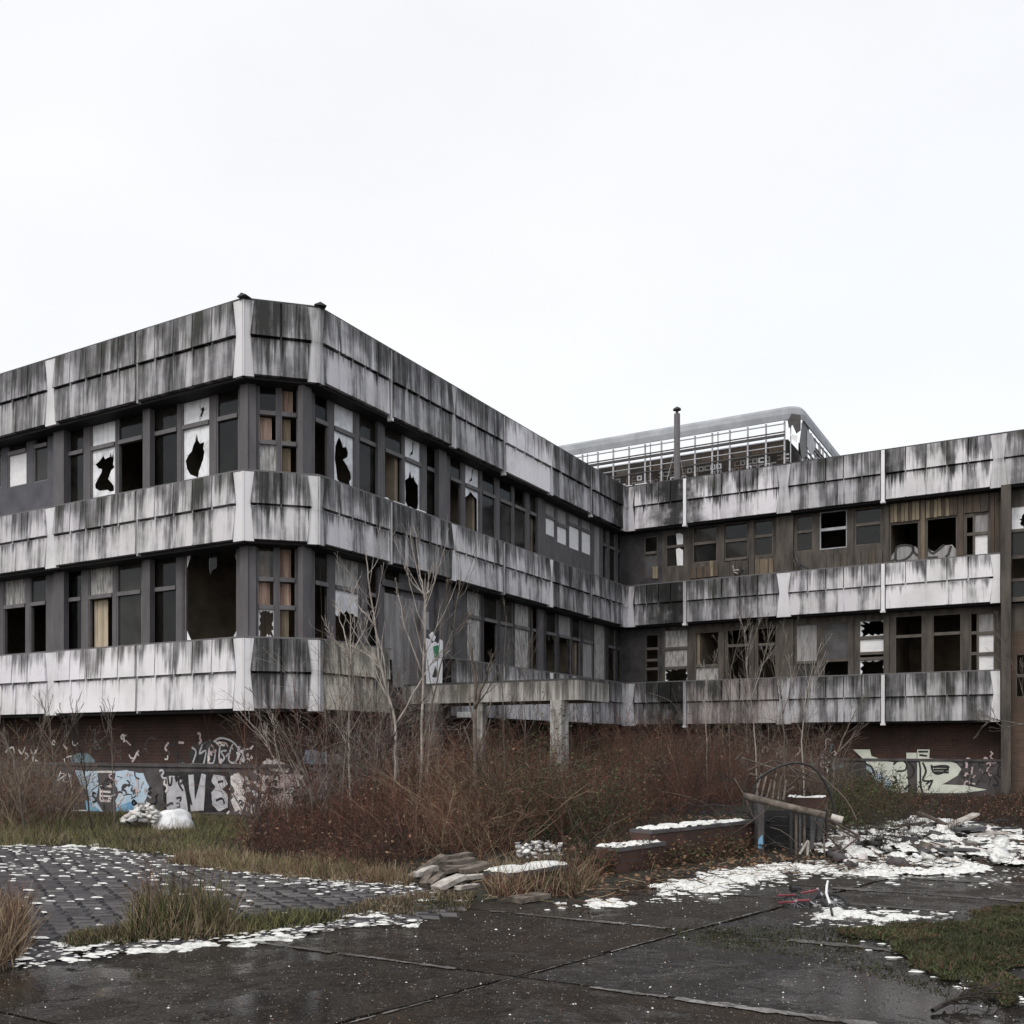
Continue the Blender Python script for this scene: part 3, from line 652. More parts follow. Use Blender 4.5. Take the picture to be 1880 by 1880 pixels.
planks(1266, 1318, 1040, 1060, 4, ['plank_brown', 'plank_brown']); planks(1386, 1420, 1026, 1055, 4, ['plank_tan', 'plank_tan']); planks(1328, 1374, 1030, 1058, 4, ['wall_brown', 'wall_brown'])
planks(1690, 1698, 905, 1030, 1, ['plank_tan']); planks(1759, 1769, 905, 1020, 1, ['plank_brown']); planks(1818, 1834, 905, 1030, 2, ['plank_brown'])
planks(1198, 1208, 1040, 1062, 1, ['plank_tan2']); planks(1303, 1310, 1030, 1058, 1, ['plank_tan2'])
# graffiti-sprayed loose boards in two openings
def sheet(F, name, pts, m, w, th=.02, par=None, label=None):
    """flat board traced on the plane w of a facade"""
    q = [F.loc(x, y, w) for x, y in pts]; mb = MB(); mb.fill(q, [], M[m], lambda a, b, t: (a, w + t, b), th)
    return put(name, mb, par or bld, F.mw, **({'label': label} if label else {}))
s1 = sheet(FC, 'loose_board', [(1636, 1036), (1636, 1022), (1650, 1002), (1680, 1003), (1690, 1012), (1690, 1032)], 'board_grey', .56)
s2 = sheet(FC, 'loose_board', [(1702, 1028), (1703, 1008), (1716, 1013), (1728, 1002), (1748, 1000), (1757, 1010), (1757, 1024)], 'board_grey', .56)
def stroke(mb, F, pts, wd, m, w, n=3):
    """a spray line as a ribbon of paint on plane w"""
    q = [Vector(F.loc(x, y, w)) for x, y in pts]
    # smooth by Catmull-Rom
    P = []
    for i in range(len(q) - 1):
        p0, p1, p2, p3 = q[max(i - 1, 0)], q[i], q[i + 1], q[min(i + 2, len(q) - 1)]
        for k in range(n):
            t = k / n; P.append(.5 * ((2 * p1) + (p2 - p0) * t + (2 * p0 - 5 * p1 + 4 * p2 - p3) * t * t + (3 * p1 - p0 - 3 * p2 + p3) * t ** 3))
    P.append(q[-1])
    L = []
    for i, p in enumerate(P):
        t = (P[min(i + 1, len(P) - 1)] - P[max(i - 1, 0)]); t = t.normalized() if t.length > 1e-6 else Vector((1, 0)); nn = Vector((-t.y, t.x)) * wd / 2 * random.uniform(.85, 1.1)
        L.append((p + nn, p - nn))
    for i in range(len(L) - 1):
        a, b = L[i]; c, d = L[i + 1]; mb.poly([(b.x, w, b.y), (d.x, w, d.y), (c.x, w, c.y), (a.x, w, a.y)], M[m])
mb = MB()
for pts in ([(1636, 1034), (1642, 1027), (1650, 1032)], [(1644, 1026), (1646, 1006), (1660, 1001), (1676, 1004), (1674, 1016), (1664, 1026), (1650, 1030)], [(1676, 1003), (1678, 1014), (1688, 1022)]): stroke(mb, FC, pts, .07, 'black', .552)
put('graffiti', mb, s1, FC.mw)
mb = MB()
for pts in ([(1704, 1008), (1712, 1016), (1722, 1010), (1734, 1000)], [(1746, 1002), (1742, 1016), (1736, 1023)], [(1704, 1024), (1722, 1023)]): stroke(mb, FC, pts, .07, 'black', .552)
put('graffiti', mb, s2, FC.mw)
# bright hanging sheets behind the inner-corner window
for y0, y1 in ((978, 1001), (1006, 1038)):
    sheet(FC, 'blind', [(1241, y0 + 2), (1247, y0), (1254, y0 + 4), (1254, y1), (1243, y1)], 'white', .5, .015)
# column at the end of the band, full height
mb = MB(); a, b = FC.loc(1838, w=.0), FC.loc(1856, w=.0); mb.box(a, b, -.04, .5, 0, 9.06, M['wall_brown']); put('column', mb, bld, FC.mw)
sC_col = a
mb = MB(); mb.box(FC.loc(1858, w=.3), LC, .3, .498, 5.72, 5.85, M['frame_brown']); put('stair_rail', mb, bld, FC.mw)
# entrance door boards beside the sign
for pts, m in (([(705, 1105), (737, 1108), (737, 1212), (705, 1206)], 'board_dark'), ([(700, 1072), (740, 1082), (740, 1105), (700, 1098)], 'board_dark'), ([(707, 1090), (722, 1093), (722, 1257), (724, 1300), (724, 1258), (707, 1190)], 'board_grey')): pass
for pts, m, w in (([(706, 1088), (741, 1095), (741, 1262), (722, 1262), (720, 1212), (706, 1206)], 'door', .40), ([(742, 1097), (783, 1105), (783, 1262), (742, 1262)], 'door', .42), ([(702, 1062), (783, 1082), (783, 1092), (702, 1074)], 'board_dark', .38), ([(814, 1085), (832, 1088), (832, 1240), (814, 1240)], 'board_dark', .44), ([(834, 1090), (853, 1094), (853, 1236), (834, 1234)], 'board_dark', .42)):
    if m == 'door': m = 'board_door'
    if m not in M: M[m] = simple('door_board', (.27, .26, .265), (.13, .125, .125), 2, .8, stretch=(4, 4, .5))
    sheet(FB, 'entrance_board', pts, m, w, .03)

# ---- base walls under the lowest band
BW = .85
for F, e in ((FA, None), (FH, None), (FB, None), (FC, FC.loc(1838, w=BW))):
    a, b = span(F, BW); b = e or b; m = M['brick']
    mb = MB(); uvf = lambda p: (F.uo + p[0], p[2])
    mb.box(a, b, BW, BW + .25, 0 + F.zo, 2.30 + F.zo, m, uvf); bw = put('base_wall', mb, bld, F.mw)
    mb = MB(); mb.box(a, b, BW - .05, BW - .002, .0, 1.06 + F.zo, M['plinth']); put('plinth', mb, bw, F.mw)
    mb = MB(); mb.box(a, b, BW - .09, BW - .002, 1.062 + F.zo, 1.14 + F.zo, M['plinth']); put('ledge', mb, bw, F.mw)
    F.bw = bw
# snow dusting on the two band tops
def snowcap(F, band, s0, s1, seed):
    r = random.Random(seed); z = BANDS[band][1] + .037; mb = MB(); x = s0
    while x < s1:
        L = r.uniform(.1, .5); w0 = r.uniform(.05, .12); h = r.uniform(.015, .045); n = 4
        mb.hexa([(x, w0, z), (x + L, w0, z), (x + L - .03, w0 + .03, z + h), (x + .03, w0 + .03, z + h), (x, w0 + .2, z), (x + L, w0 + .2, z), (x + L - .03, w0 + .16, z + h), (x + .03, w0 + .16, z + h)], M['snow'])
        x += L + r.uniform(.02, .9 if r.random() < .4 else .15)
    put('snow', mb, bld, F.mw, kind='stuff')
snowcap(FB, 'mid', 2.0, 3.9, 3); snowcap(FB, 'top', 7.7, 10.3, 4); snowcap(FC, 'top', -.2, .8, 5)

# ================================================================== graffiti on the base walls
def gfill(mb, F, pts, m, w, jag=0):
    q = [F.loc(x, y, w) for x, y in pts]
    if jag:
        r = random.Random(len(pts)); Q = []
        for i in range(len(q)):
            a, b = q[i], q[(i + 1) % len(q)]
            for k in range(4): t = k / 4; Q.append((a[0] + (b[0] - a[0]) * t + r.uniform(-jag, jag), a[1] + (b[1] - a[1]) * t + r.uniform(-jag, jag)))
        q = Q
    mb.fill(q, [], M[m], lambda a, b, t: (a, w, b))
pw = BW - .05; w1, w2, w3 = pw - .004, pw - .007, pw - .010; u1, u2 = BW - .004, BW - .007
def tag(F, lbl, fn):
    mb = MB(); fn(mb); put('graffiti', mb, F.bw, F.mw, label=lbl, **({'kind': 'stuff'} if any(q in lbl for q in ('tags', 'scrib', 'scrawl', 'lettering')) else {}))
def g1(mb):
    gfill(mb, FA, [(138, 1415), (178, 1415), (182, 1440), (176, 1470), (190, 1492), (168, 1490), (158, 1450), (148, 1440)], 'gblue', w1, .015)
    gfill(mb, FA, [(212, 1416), (232, 1414), (262, 1420), (275, 1445), (272, 1458), (262, 1478), (240, 1492), (215, 1492), (212, 1470), (218, 1456), (211, 1440)], 'gblue', w1, .012)
    gfill(mb, FA, [(212, 1492), (214, 1482), (238, 1472), (262, 1474), (240, 1494)], 'gblue2', w2)
    gfill(mb, FA, [(156, 1468), (170, 1474), (186, 1494), (160, 1494)], 'gblue2', w2)
    for y in (1443, 1453, 1461, 1470): stroke(mb, FA, [(184, y), (203, y + 1)], .05, 'gwhite', w1)
    stroke(mb, FA, [(184, 1441), (184, 1470)], .05, 'gwhite', w1 - .001)
    stroke(mb, FA, [(178, 1417), (211, 1417)], .05, 'gwhite', w1)
    for p in ([(222, 1452), (236, 1440), (248, 1447)], [(226, 1460), (240, 1458), (242, 1464)], [(215, 1425), (224, 1428)], [(148, 1420), (152, 1445), (166, 1470)], [(166, 1420), (160, 1445)]): stroke(mb, FA, p, .022, 'black', w3)
tag(FA, 'pale blue letter shapes sprayed on the plinth', g1)
def g2(mb):
    gfill(mb, FA, [(300, 1417), (420, 1417), (424, 1440), (420, 1490), (300, 1494)], 'black', w1)
    gfill(mb, FA, [(306, 1425), (330, 1425), (340, 1450), (345, 1488), (306, 1492)], 'chrome', w2, .01)
    gfill(mb, FA, [(346, 1422), (356, 1422), (358, 1470), (370, 1420), (378, 1422), (374, 1488), (350, 1490)], 'chrome', w2, .008)
    gfill(mb, FA, [(392, 1422), (412, 1425), (418, 1440), (408, 1448), (418, 1460), (418, 1482), (402, 1490), (390, 1478), (388, 1455), (396, 1445), (388, 1434)], 'chrome', w2, .008)
    for p in ([(308, 1424), (310, 1440), (314, 1440), (316, 1426)], [(322, 1422), (324, 1436)], [(330, 1422), (328, 1438), (336, 1452)], [(360, 1424), (362, 1438)], [(400, 1436), (410, 1434)], [(396, 1470), (408, 1466), (412, 1476)], [(324, 1466), (332, 1464), (330, 1472)], [(343, 1440), (352, 1478)], [(382, 1430), (384, 1470)]): stroke(mb, FA, p, .055, 'black', w3)
tag(FA, 'silver bubble letters on black on the plinth', g2)
def g3(mb):
    gfill(mb, FA, [(346, 1384), (356, 1366), (392, 1360), (418, 1362), (424, 1380), (420, 1404), (350, 1404)], 'black', u1 + .0015, .02)
    for p in ([(352, 1372), (360, 1380), (354, 1400)], [(372, 1366), (366, 1384), (378, 1378), (374, 1402)], [(384, 1372), (382, 1398), (392, 1400), (396, 1376)], [(404, 1368), (402, 1400), (412, 1392), (406, 1380), (416, 1378)], [(350, 1403), (380, 1404), (414, 1407)], [(392, 1362), (405, 1355), (424, 1360), (436, 1372), (446, 1392)], [(424, 1372), (420, 1396), (432, 1400), (438, 1384)], [(440, 1376), (448, 1400)]): stroke(mb, FA, p, .045, 'chrome', u1)
    for p in ([(362, 1372), (362, 1398)], [(398, 1368), (400, 1398)], [(322, 1376), (328, 1396), (340, 1394)], [(444, 1380), (436, 1404)]): stroke(mb, FA, p, .04, 'black', u2)
tag(FA, 'silver tag with arc on the brick above the plinth', g3)
def g4(mb):
    gfill(mb, FA, [(128, 1392), (142, 1383), (162, 1384), (174, 1396), (176, 1408), (136, 1409)], 'gteal', u1, .01)
    for p in ([(118, 1392), (120, 1406)], [(122, 1390), (132, 1388)], [(112, 1416), (106, 1432), (118, 1424)], [(126, 1420), (132, 1446)]): stroke(mb, FA, p, .04, 'gwhite', u2 if p[0][1] < 1409 else w1)
    for p in ([(10, 1382), (14, 1376), (24, 1372), (26, 1384)], [(34, 1376), (40, 1384), (46, 1372)], [(44, 1396), (52, 1388), (46, 1382)], [(56, 1376), (64, 1394), (70, 1398)], [(68, 1376), (60, 1390), (62, 1400)]): stroke(mb, FA, p, .05, 'gwhite', u1)
tag(FA, 'white scrawl and teal blob on the brick at the far left', g4)
def g5(mb):
    gfill(mb, FA, [(424, 1424), (436, 1418), (448, 1430), (444, 1450), (452, 1468), (446, 1486), (430, 1490), (424, 1470), (432, 1452), (424, 1440)], 'gwhite', w1 + .0015, .02)
    gfill(mb, FA, [(424, 1376), (440, 1366), (456, 1380), (454, 1402), (432, 1404)], 'black', u1 + .0015, .02)
    gfill(mb, FA, [(434, 1380), (446, 1376), (450, 1396), (438, 1400)], 'gwhite', u1 + .0008, .015)
    r = random.Random(3)
    for i in range(60):
        x, y = r.uniform(420, 468), r.uniform(1370, 1490)
        if 1404 < y < 1416: continue
        p = [(x, y)]
        for k in range(3): p.append((p[-1][0] + r.uniform(-5, 5), p[-1][1] + r.uniform(-6, 6)))
        if min(q[1] for q in p) < 1415 < max(q[1] for q in p): continue
        stroke(mb, FA, p, r.uniform(.02, .05), r.choice(['gwhite', 'gpink', 'black', 'gwhite', 'chrome']), (u1 if y < 1410 else w1) - .0007 * (i % 9))
tag(FA, 'dense white and black scribbles near the chamfered corner', g5)
def g6(F, x0, x1, n, seed, ms, w, rows):
    def f(mb):
        r = random.Random(seed)
        for i in range(n):
            x, y = r.uniform(x0, x1), r.choice(rows) + r.uniform(-8, 8); p = [(x, y)]; a = r.uniform(0, 6)
            for k in range(r.randint(2, 5)): a += r.uniform(-2, 2); p.append((p[-1][0] + 5 * cos(a), p[-1][1] + 7 * sin(a)))
            stroke(mb, F, p, r.uniform(.025, .06), r.choice(ms), w - .0007 * (i % 9))
    return f
tag(FA, 'thin white tags scattered along the left base wall', g6(FA, 95, 340, 46, 71, ['gwhite', 'chrome', 'black', 'gpink', 'plinth'], w3 - .004, (1428, 1452, 1474)))
tag(FA, 'faint pale tags on the brick under the lowest band', g6(FA, 5, 420, 40, 72, ['gpink', 'plinth', 'wall_grey', 'black', 'gwhite'], u2, (1362, 1376, 1392)))
def g7(mb):
    gfill(mb, FH, [(478, 1424), (548, 1422), (546, 1440), (520, 1448), (500, 1444), (480, 1452)], 'gpink', w1 + .0015, .03); gfill(mb, FH, [(482, 1462), (530, 1458), (540, 1484), (500, 1490)], 'gwhite', w1 + .0012, .03)
    gfill(mb, FH, [(481, 1402), (490, 1392), (500, 1396), (508, 1393), (520, 1400), (533, 1408), (528, 1418), (505, 1416), (486, 1410)], 'gwhite', u1 - .05, .01)
    g6(FH, 474, 548, 90, 11, ['gwhite', 'gpink', 'black', 'gpink'], w1, (1430, 1450, 1468, 1480))(mb)
    for p in ([(542, 1378), (548, 1384), (543, 1394), (550, 1402)], [(541, 1408), (546, 1416)]): stroke(mb, FH, p, .05, 'black', u1 - .05)
tag(FH, 'cream cloud and pinkish scrawl on the corner wall', g7)
def g8(mb):
    gfill(mb, FB, [(556, 1424), (612, 1422), (616, 1450), (580, 1462), (556, 1450)], 'gpink', w1 + .0015, .03)
    gfill(mb, FB, [(610, 1382), (640, 1384), (636, 1402), (612, 1404)], 'gwhite', u1 - .052, .03)
    gfill(mb, FB, [(560, 1378), (598, 1382), (602, 1400), (586, 1416), (556, 1408)], 'gblue', u1 - .052, .03)
    for p in ([(584, 1418), (586, 1450), (590, 1440)], [(596, 1430), (602, 1420), (612, 1424), (608, 1436), (597, 1436), (600, 1460)], [(560, 1440), (566, 1450), (572, 1438), (574, 1458)]): stroke(mb, FB, p, .06, 'gpink', w1)
    g6(FB, 552, 640, 80, 4, ['gpink', 'gwhite', 'chrome', 'black'], w1, (1440, 1460))(mb)
tag(FB, 'pink and white lettering beyond the corner', g8)
def g9(mb):
    gfill(mb, FC, [(1566, 1376), (1597, 1376), (1600, 1388), (1626, 1397), (1644, 1400), (1664, 1397), (1668, 1456), (1622, 1456), (1600, 1425), (1590, 1398)], 'gpale', w3)
    gfill(mb, FC, [(1664, 1382), (1683, 1382), (1683, 1396), (1664, 1397)], 'gpale', w3)
    gfill(mb, FC, [(1684, 1376), (1707, 1376), (1706, 1392), (1740, 1396), (1756, 1402), (1765, 1412), (1758, 1424), (1738, 1436), (1730, 1440), (1774, 1442), (1812, 1450), (1770, 1456), (1684, 1456)], 'gpale', w3)
    gfill(mb, FC, [(1592, 1400), (1610, 1416), (1640, 1436), (1634, 1456), (1618, 1452), (1600, 1424), (1590, 1410)], 'gblue', w3 - .003, .01)
    for p in ([(1640, 1404), (1652, 1394), (1664, 1402), (1662, 1414), (1646, 1416)], [(1668, 1398), (1678, 1412), (1674, 1426), (1664, 1428)], [(1672, 1396), (1688, 1400), (1690, 1440), (1694, 1456)], [(1694, 1400), (1700, 1416), (1694, 1432), (1706, 1434)], [(1710, 1404), (1714, 1418), (1728, 1420), (1742, 1408), (1728, 1406), (1712, 1408)], [(1640, 1424), (1646, 1432), (1640, 1440)], [(1672, 1440), (1660, 1450)], [(1700, 1440), (1712, 1432), (1704, 1450)], [(1588, 1402), (1600, 1408), (1606, 1424)], [(1686, 1380), (1704, 1380)], [(1688, 1386), (1702, 1388)]): stroke(mb, FC, p, .06, 'black', w3 - .006)
    for y in (1408, 1413, 1418): stroke(mb, FC, [(1714, y), (1742, y)], .07, 'black', w3 - .007)
tag(FC, 'large pale green throw-up with a long swoosh', g9)
tag(FC, 'dark tangled tags right of the pale green piece', g6(FC, 1768, 1834, 45, 9, ['black', 'plinth', 'gpink', 'black'], w1, (1400, 1416, 1430)))
tag(FC, 'small white and violet scribbles at the foot of the wall', g6(FC, 1395, 1540, 60, 14, ['gpink', 'gwhite', 'gteal', 'black'], w1, (1386, 1394, 1402)))
# ================================================================== rooftop frame, flue, canopy, sign
PO = Vector((10.44, 35.2, 0))
PA_ = Facade(PO, dC, 0, 0); PB_ = Facade(PO, dB, 0, 0)
rf = empty('rooftop_frame', (PO.x, PO.y, 9.9), 'open grey lattice enclosure with pale roof edge on the roof behind the right wing', 'roof structure')
M['post_grey'] = simple('post_grey', (.46, .47, .50), (.3, .3, .32), 3, .6)
post = MB(); post.box(-.028, .028, -.03, .03, 0, 3.4, M['post_grey']); post_me = post.mesh('post')
thin = MB(); thin.box(-.018, .018, -.018, .018, 0, 3.4, M['steel']); thin_me = thin.mesh('post')
def P_at(F, me, s, w, z, name): return link(bpy.data.objects.new(name, me), rf, F.mw @ Matrix.Translation((s, w, z)))
for F, L, sg in ((PA_, 17, -1), (PB_, 12, 1)):
    for i in range(int(L / .68)):
        s = sg * (.62 + i * .68)
        P_at(F, post_me, s, .1, 10.0, 'post')
        if i % 4 == 0: P_at(F, thin_me, s + .22, .1, 10.0, 'post')
    a, b = (-L, -.6) if sg < 0 else (.6, L)
    mb = MB()
    for (za, wa), (zb, wb) in zip([(13.42, 0), (13.62, -.03), (13.82, .0), (13.92, .09)][:-1], [(13.62, -.03), (13.82, .0), (13.92, .09)]):
        mb.hexa([(a, wa, za), (b, wa, za), (b, wb, zb), (a, wb, zb), (a, wa + .05, za), (b, wa + .05, za), (b, wb + .05, zb), (a, wb + .05, zb)], M['fascia'])
    put('roof_edge', mb, rf, F.mw)
    for z, h, m in ((13.30, .03, 'steel'), (13.0, .035, 'rusty'), (12.86, .09, 'metal_dark'), (12.72, .035, 'steel'), (12.28, .045, 'metal_dark'), (12.5, .03, 'steel'), (11.72, .04, 'steel'), (11.5, .04, 'rusty')):
        mb = MB(); mb.box(a, b, .06, .1 + h * .5, z, z + h, M[m]); put('rail', mb, rf, F.mw)
    # breeze-block screen: small square and ring blocks
    r = random.Random(2); mb = MB(); x = a
    while x < b:
        for z in (11.30, 11.54, 11.78, 12.02):
            q = r.random(); e = .2; t = .05
            if q < .22: continue
            m = M[r.choice(['steel', 'rusty', 'frame', 'frame'])]
            mb.box(x, x + e, .13, .2, z, z + t, m); mb.box(x, x + e, .13, .2, z + e - t, z + e, m)
            if q < .75: mb.box(x, x + t, .131, .2, z + t, z + e - t, m)
            if q > .4: mb.box(x + e - t, x + e, .131, .2, z + t, z + e - t, m)
        x += .23
    put('block_screen', mb, rf, F.mw, kind='stuff')
    for i in range(int(L / .68)):
        if r.random() < .8:
            s = sg * (.62 + i * .68); mb = MB(); mb.box(min(s, s + sg * .6), max(s, s + sg * .6), .22, .25, 12.34, 12.70, M[r.choice(['plank_brown', 'wall_brown', 'board_dark', 'plank_brown', 'frame_brown'])])
            put('infill_panel', mb, rf, F.mw)
# rounded corner cap of the roof edge
mb = MB(); n = 8; cpt = PO + (-dC) * .6 + dB * .6
def arc(k, rr): a = pi / 2 * k / n; return cpt + dC * rr * cos(a) * 1.0 + (-dB) * rr * sin(a)
prof = [(13.42, .6), (13.62, .63), (13.82, .6), (13.92, .51)]
for k in range(n):
    for (za, ra), (zb, rb) in zip(prof[:-1], prof[1:]):
        p = [arc(k + 1, ra), arc(k, ra), arc(k, rb), arc(k + 1, rb)]
        mb.poly([(q.x, q.y, z) for q, z in zip(p, (za, za, zb, zb))], M['fascia'])
    p = [arc(k + 1, .51), arc(k, .51)]; mb.poly([(p[0].x, p[0].y, 13.92), (p[1].x, p[1].y, 13.92), (cpt.x, cpt.y, 13.9)], M['fascia'])
put('corner_cap', mb, rf)
# torn cladding hanging at the corner
for F, pts, m, w in ((PA_, [(1437, 757), (1470, 762), (1470, 790), (1462, 796), (1455, 780), (1448, 786), (1446, 772), (1436, 772)], 'metal_dark', .02),
                  (PA_, [(1450, 796), (1464, 800), (1462, 812), (1454, 806)], 'whitesheet', .05), (PB_, [(1474, 772), (1488, 770), (1484, 800), (1480, 838), (1472, 842), (1468, 815)], 'metal_dark', .05),
                  (PB_, [(1482, 790), (1492, 800), (1498, 820), (1490, 838), (1482, 820)], 'steel', .03)):
    q = [F.loc(x, y, w) for x, y in pts]; mb = MB(); mb.fill(q, [], M[m], lambda a, b, t: (a, w + t, b), .015); put('torn_cladding', mb, rf, F.mw)
# plant room standing inside the frame
M['plant_wall'] = simple('plant_room_wall', (.09, .078, .068), (.04, .036, .034), .9, .8)
pr = MB(); pr.box(-17, -.7, .9, 9, 9.9, 12.98, M['plant_wall']); put('plant_room', pr, None, PA_.mw, label='low brown plant room inside the rooftop lattice', cat='plant room')
# flue
fl = empty('flue_pipe', at(1243, 880, 33.2), 'tall dark metal flue with a cone cap rising above the right wing roof', 'chimney')
base = at(1243, 880, 33.2); mb = MB(); mb.tube([(base.x, base.y, 9.9), (base.x, base.y, 12.85)], .105, M['frame'], 14); put('pipe', mb, fl, smooth=False)
mb = MB(); mb.tube([(base.x, base.y, 12.85), (base.x, base.y, 12.98)], .05, M['metal_dark'], 10); mb.tube([(base.x, base.y, 12.98), (base.x, base.y, 13.03), (base.x, base.y, 13.1)], [.14, .13, .02], M['metal_dark'], 14); put('cap', mb, fl)
for dx in (-.5, .45): 
    mb = MB(); mb.tube([(base.x, base.y, 11.9), (base.x + dx, base.y + .3, 9.9)], .012, M['steel'], 4); put('guy_wire', mb, fl)
# canopy
M['colm'] = concrete('column_concrete', .27, clean=(.42, .41, .39), midc=(.17, .16, .15), drip=.5, green=.5)
sK = FB.loc(737, w=0)
can = empty('entrance_canopy', FB.P(sK, 0, 0), 'flat concrete entrance canopy on square columns above the thicket', 'canopy')
mb = MB(); uvf = lambda p: (p[1] + p[0] * .9 + 90, 2.92 - p[2] + .05)
mb.box(sK, sK + 1.5, -4.55, -.03, 2.49, 2.90, M['colm'], uvf); put('canopy_slab', mb, can, FB.mw)
mb = MB(); mb.box(sK + .05, sK + 1.45, -4.5, -.04, 2.905, 2.95, M['metal_dark']); put('roofing_felt', mb, can, FB.mw)
def cyl(px, w, wd, d, z1, mat, label=None):
    """column on the line w in front of the B facade"""
    s = FB.loc(px, w=w); mb = MB(); uvf = lambda p: (p[0] * .7 + p[1] * .7 + px * .1, 3.0 - p[2]); mb.box(s - wd, s + wd, w - d, w + d, 0, z1, M[mat], uvf)
    c = put('column', mb, can, FB.mw, **({'label': label} if label else {})); return c, s
c1, s1_ = cyl(797, -.95, .17, .13, 2.488, 'colm', 'column with black tag near the sign')
c2, s2_ = cyl(1027, -4.05, .17, .13, 2.488, 'colm')
c3, s3_ = cyl(884, -2.1, .08, .07, 2.488, 'colm')
mb = MB(); wv = -.95 - .14
s0_ = s1_ - .17
def cstroke(pts, wd):   # paint on the column's face towards the yard (its end face, normal along -B)
    P = [FB.mw.inverted() @ at(x, y, (FB.mw @ Vector((s0_, -.95, 0))).y) for x, y in pts]
    for a, b in zip(P[:-1], P[1:]): mb.poly([(s0_ - .003, a.y, a.z - wd), (s0_ - .003, b.y, b.z - wd), (s0_ - .003, b.y, b.z + wd), (s0_ - .003, a.y, a.z + wd)], M['black'])
for p in ([(786, 1352), (796, 1340), (798, 1356)], [(788, 1374), (796, 1371), (800, 1382), (792, 1392), (786, 1386)], [(786, 1398), (798, 1402), (794, 1412), (804, 1410)], [(788, 1420), (800, 1416), (796, 1430)]): cstroke(p, .02)
put('graffiti', mb, c1, FB.mw)
# sign standing on the canopy
sg = MB()
Fz = FB; wS = -.10
def sp(x, y): return Fz.loc(x, y, wS)
q = [sp(x, y) for x, y in ((785, 1258), (784, 1172), (790, 1174), (793, 1182), (800, 1178), (804, 1183), (808, 1180), (809, 1174), (813, 1177), (812, 1256))]
hole = [sp(x, y) for x, y in ((793, 1243), (796, 1234), (799, 1222), (803, 1230), (805, 1236), (803, 1245))]
sg.fill(q, [list(reversed(hole))], M['white'], lambda a, b, t: (a, wS + t, b), .04)
sgo = put('torn_sign', sg, None, FB.mw, label='torn white sign board with a green panel standing above the entrance canopy', cat='sign')
mb = MB(); mb.fill([sp(x, y) for x, y in ((795, 1187), (805, 1184), (806, 1207), (797, 1208))], [], M['green_sign'], lambda a, b, t: (a, wS - .004, b)); put('green_print', mb, sgo, FB.mw)
mb = MB(); mb.fill([sp(x, y) for x, y in ((789, 1166), (795, 1160), (800, 1170), (797, 1178), (792, 1174))], [], M['white'], lambda a, b, t: (a, wS + t, b), .03); mb.fill([sp(x, y) for x, y in ((793, 1120), (806, 1122), (806, 1155), (794, 1152))], [], M['board_grey'], lambda a, b, t: (a, wS + .3 + t, b), .03); put('loose_piece', mb, sgo, FB.mw)
lamp = MB(); p = at(855, 1312, 24.2); lamp.box(p.x - .22, p.x + .22, p.y, p.y + .1, p.z - .07, p.z + .07, M['whitesheet']); put('bulkhead_lamp', lamp, None, label='small white lamp housing on the wall under the canopy', cat='lamp')
# hanging scraps from the right wing windows
mb = MB(); 
for pts in ([(1456, 1028), (1464, 1040), (1478, 1050)], [(1460, 1024), (1470, 1038), (1484, 1044)], [(1458, 1005), (1461, 1022), (1466, 1034)]):
    mb.tube([FC.P(*((lambda q: (q[0], .25, q[1]))(FC.loc(x, y, .25)))) for x, y in pts], .035, M['metal_dark'], 5)
put('twisted_metal', mb, None, label='bent dark window frame hanging out of the right wing upper storey', cat='debris')
mb = MB(); q = FC.loc(1355, 1045, .3)
for k in range(5): 
    a = FC.P(q[0] + random.uniform(-.2, .2), .3, q[1] + random.uniform(-.15, .15)); b = FC.P(q[0] + random.uniform(-.2, .2), .4, q[1] + random.uniform(-.15, .15)); mb.tube([a, b], .03, M['black' if k % 2 else 'wood_pale'], 5)
put('tangled_fitting', mb, None, label='small dark tangle of fittings lodged in the brown cladding below a right wing window', cat='debris')
# ================================================================== ground
def vnoise(x, y, seed=0):
    """numpy value noise"""
    def h(i, j):
        n = (i.astype(np.int64) * 374761393 + j.astype(np.int64) * 668265263 + seed * 1442695041) & 0xffffffff
        n = ((n ^ (n >> 13)) * 1274126177) & 0xffffffff
        return ((n ^ (n >> 16)) & 0xffff) / 65535.0
    xi, yi = np.floor(x), np.floor(y); fx, fy = x - xi, y - yi; fx = fx * fx * (3 - 2 * fx); fy = fy * fy * (3 - 2 * fy)
    a, b, c, d = h(xi, yi), h(xi + 1, yi), h(xi, yi + 1), h(xi + 1, yi + 1)
    return a + (b - a) * fx + (c - a) * fy + (a - b - c + d) * fx * fy
def fbm(x, y, oc=4, seed=0, ro=.55):
    s = 0; a = .5; t = 0
    for o in range(oc): s = s + a * vnoise(x * 2 ** o + 17 * o, y * 2 ** o - 31 * o, seed + o); t += a; a *= ro
    return s / t
def np_mesh(name, V, F, mats, mi=None, smooth=False):
    V = np.asarray(V, np.float32); F = np.asarray(F, np.int32); k = F.shape[1]
    me = bpy.data.meshes.new(name); me.vertices.add(len(V)); me.vertices.foreach_set('co', V.ravel())
    me.loops.add(F.size); me.loops.foreach_set('vertex_index', F.ravel()); me.polygons.add(len(F))
    me.polygons.foreach_set('loop_start', np.arange(0, F.size, k, dtype=np.int32)); me.polygons.foreach_set('loop_total', np.full(len(F), k, np.int32))
    for m in mats: me.materials.append(m)
    if mi is not None: me.polygons.foreach_set('material_index', np.asarray(mi, np.int32))
    if smooth: me.polygons.foreach_set('use_smooth', np.ones(len(F), bool))
    me.update(calc_edges=True); return me
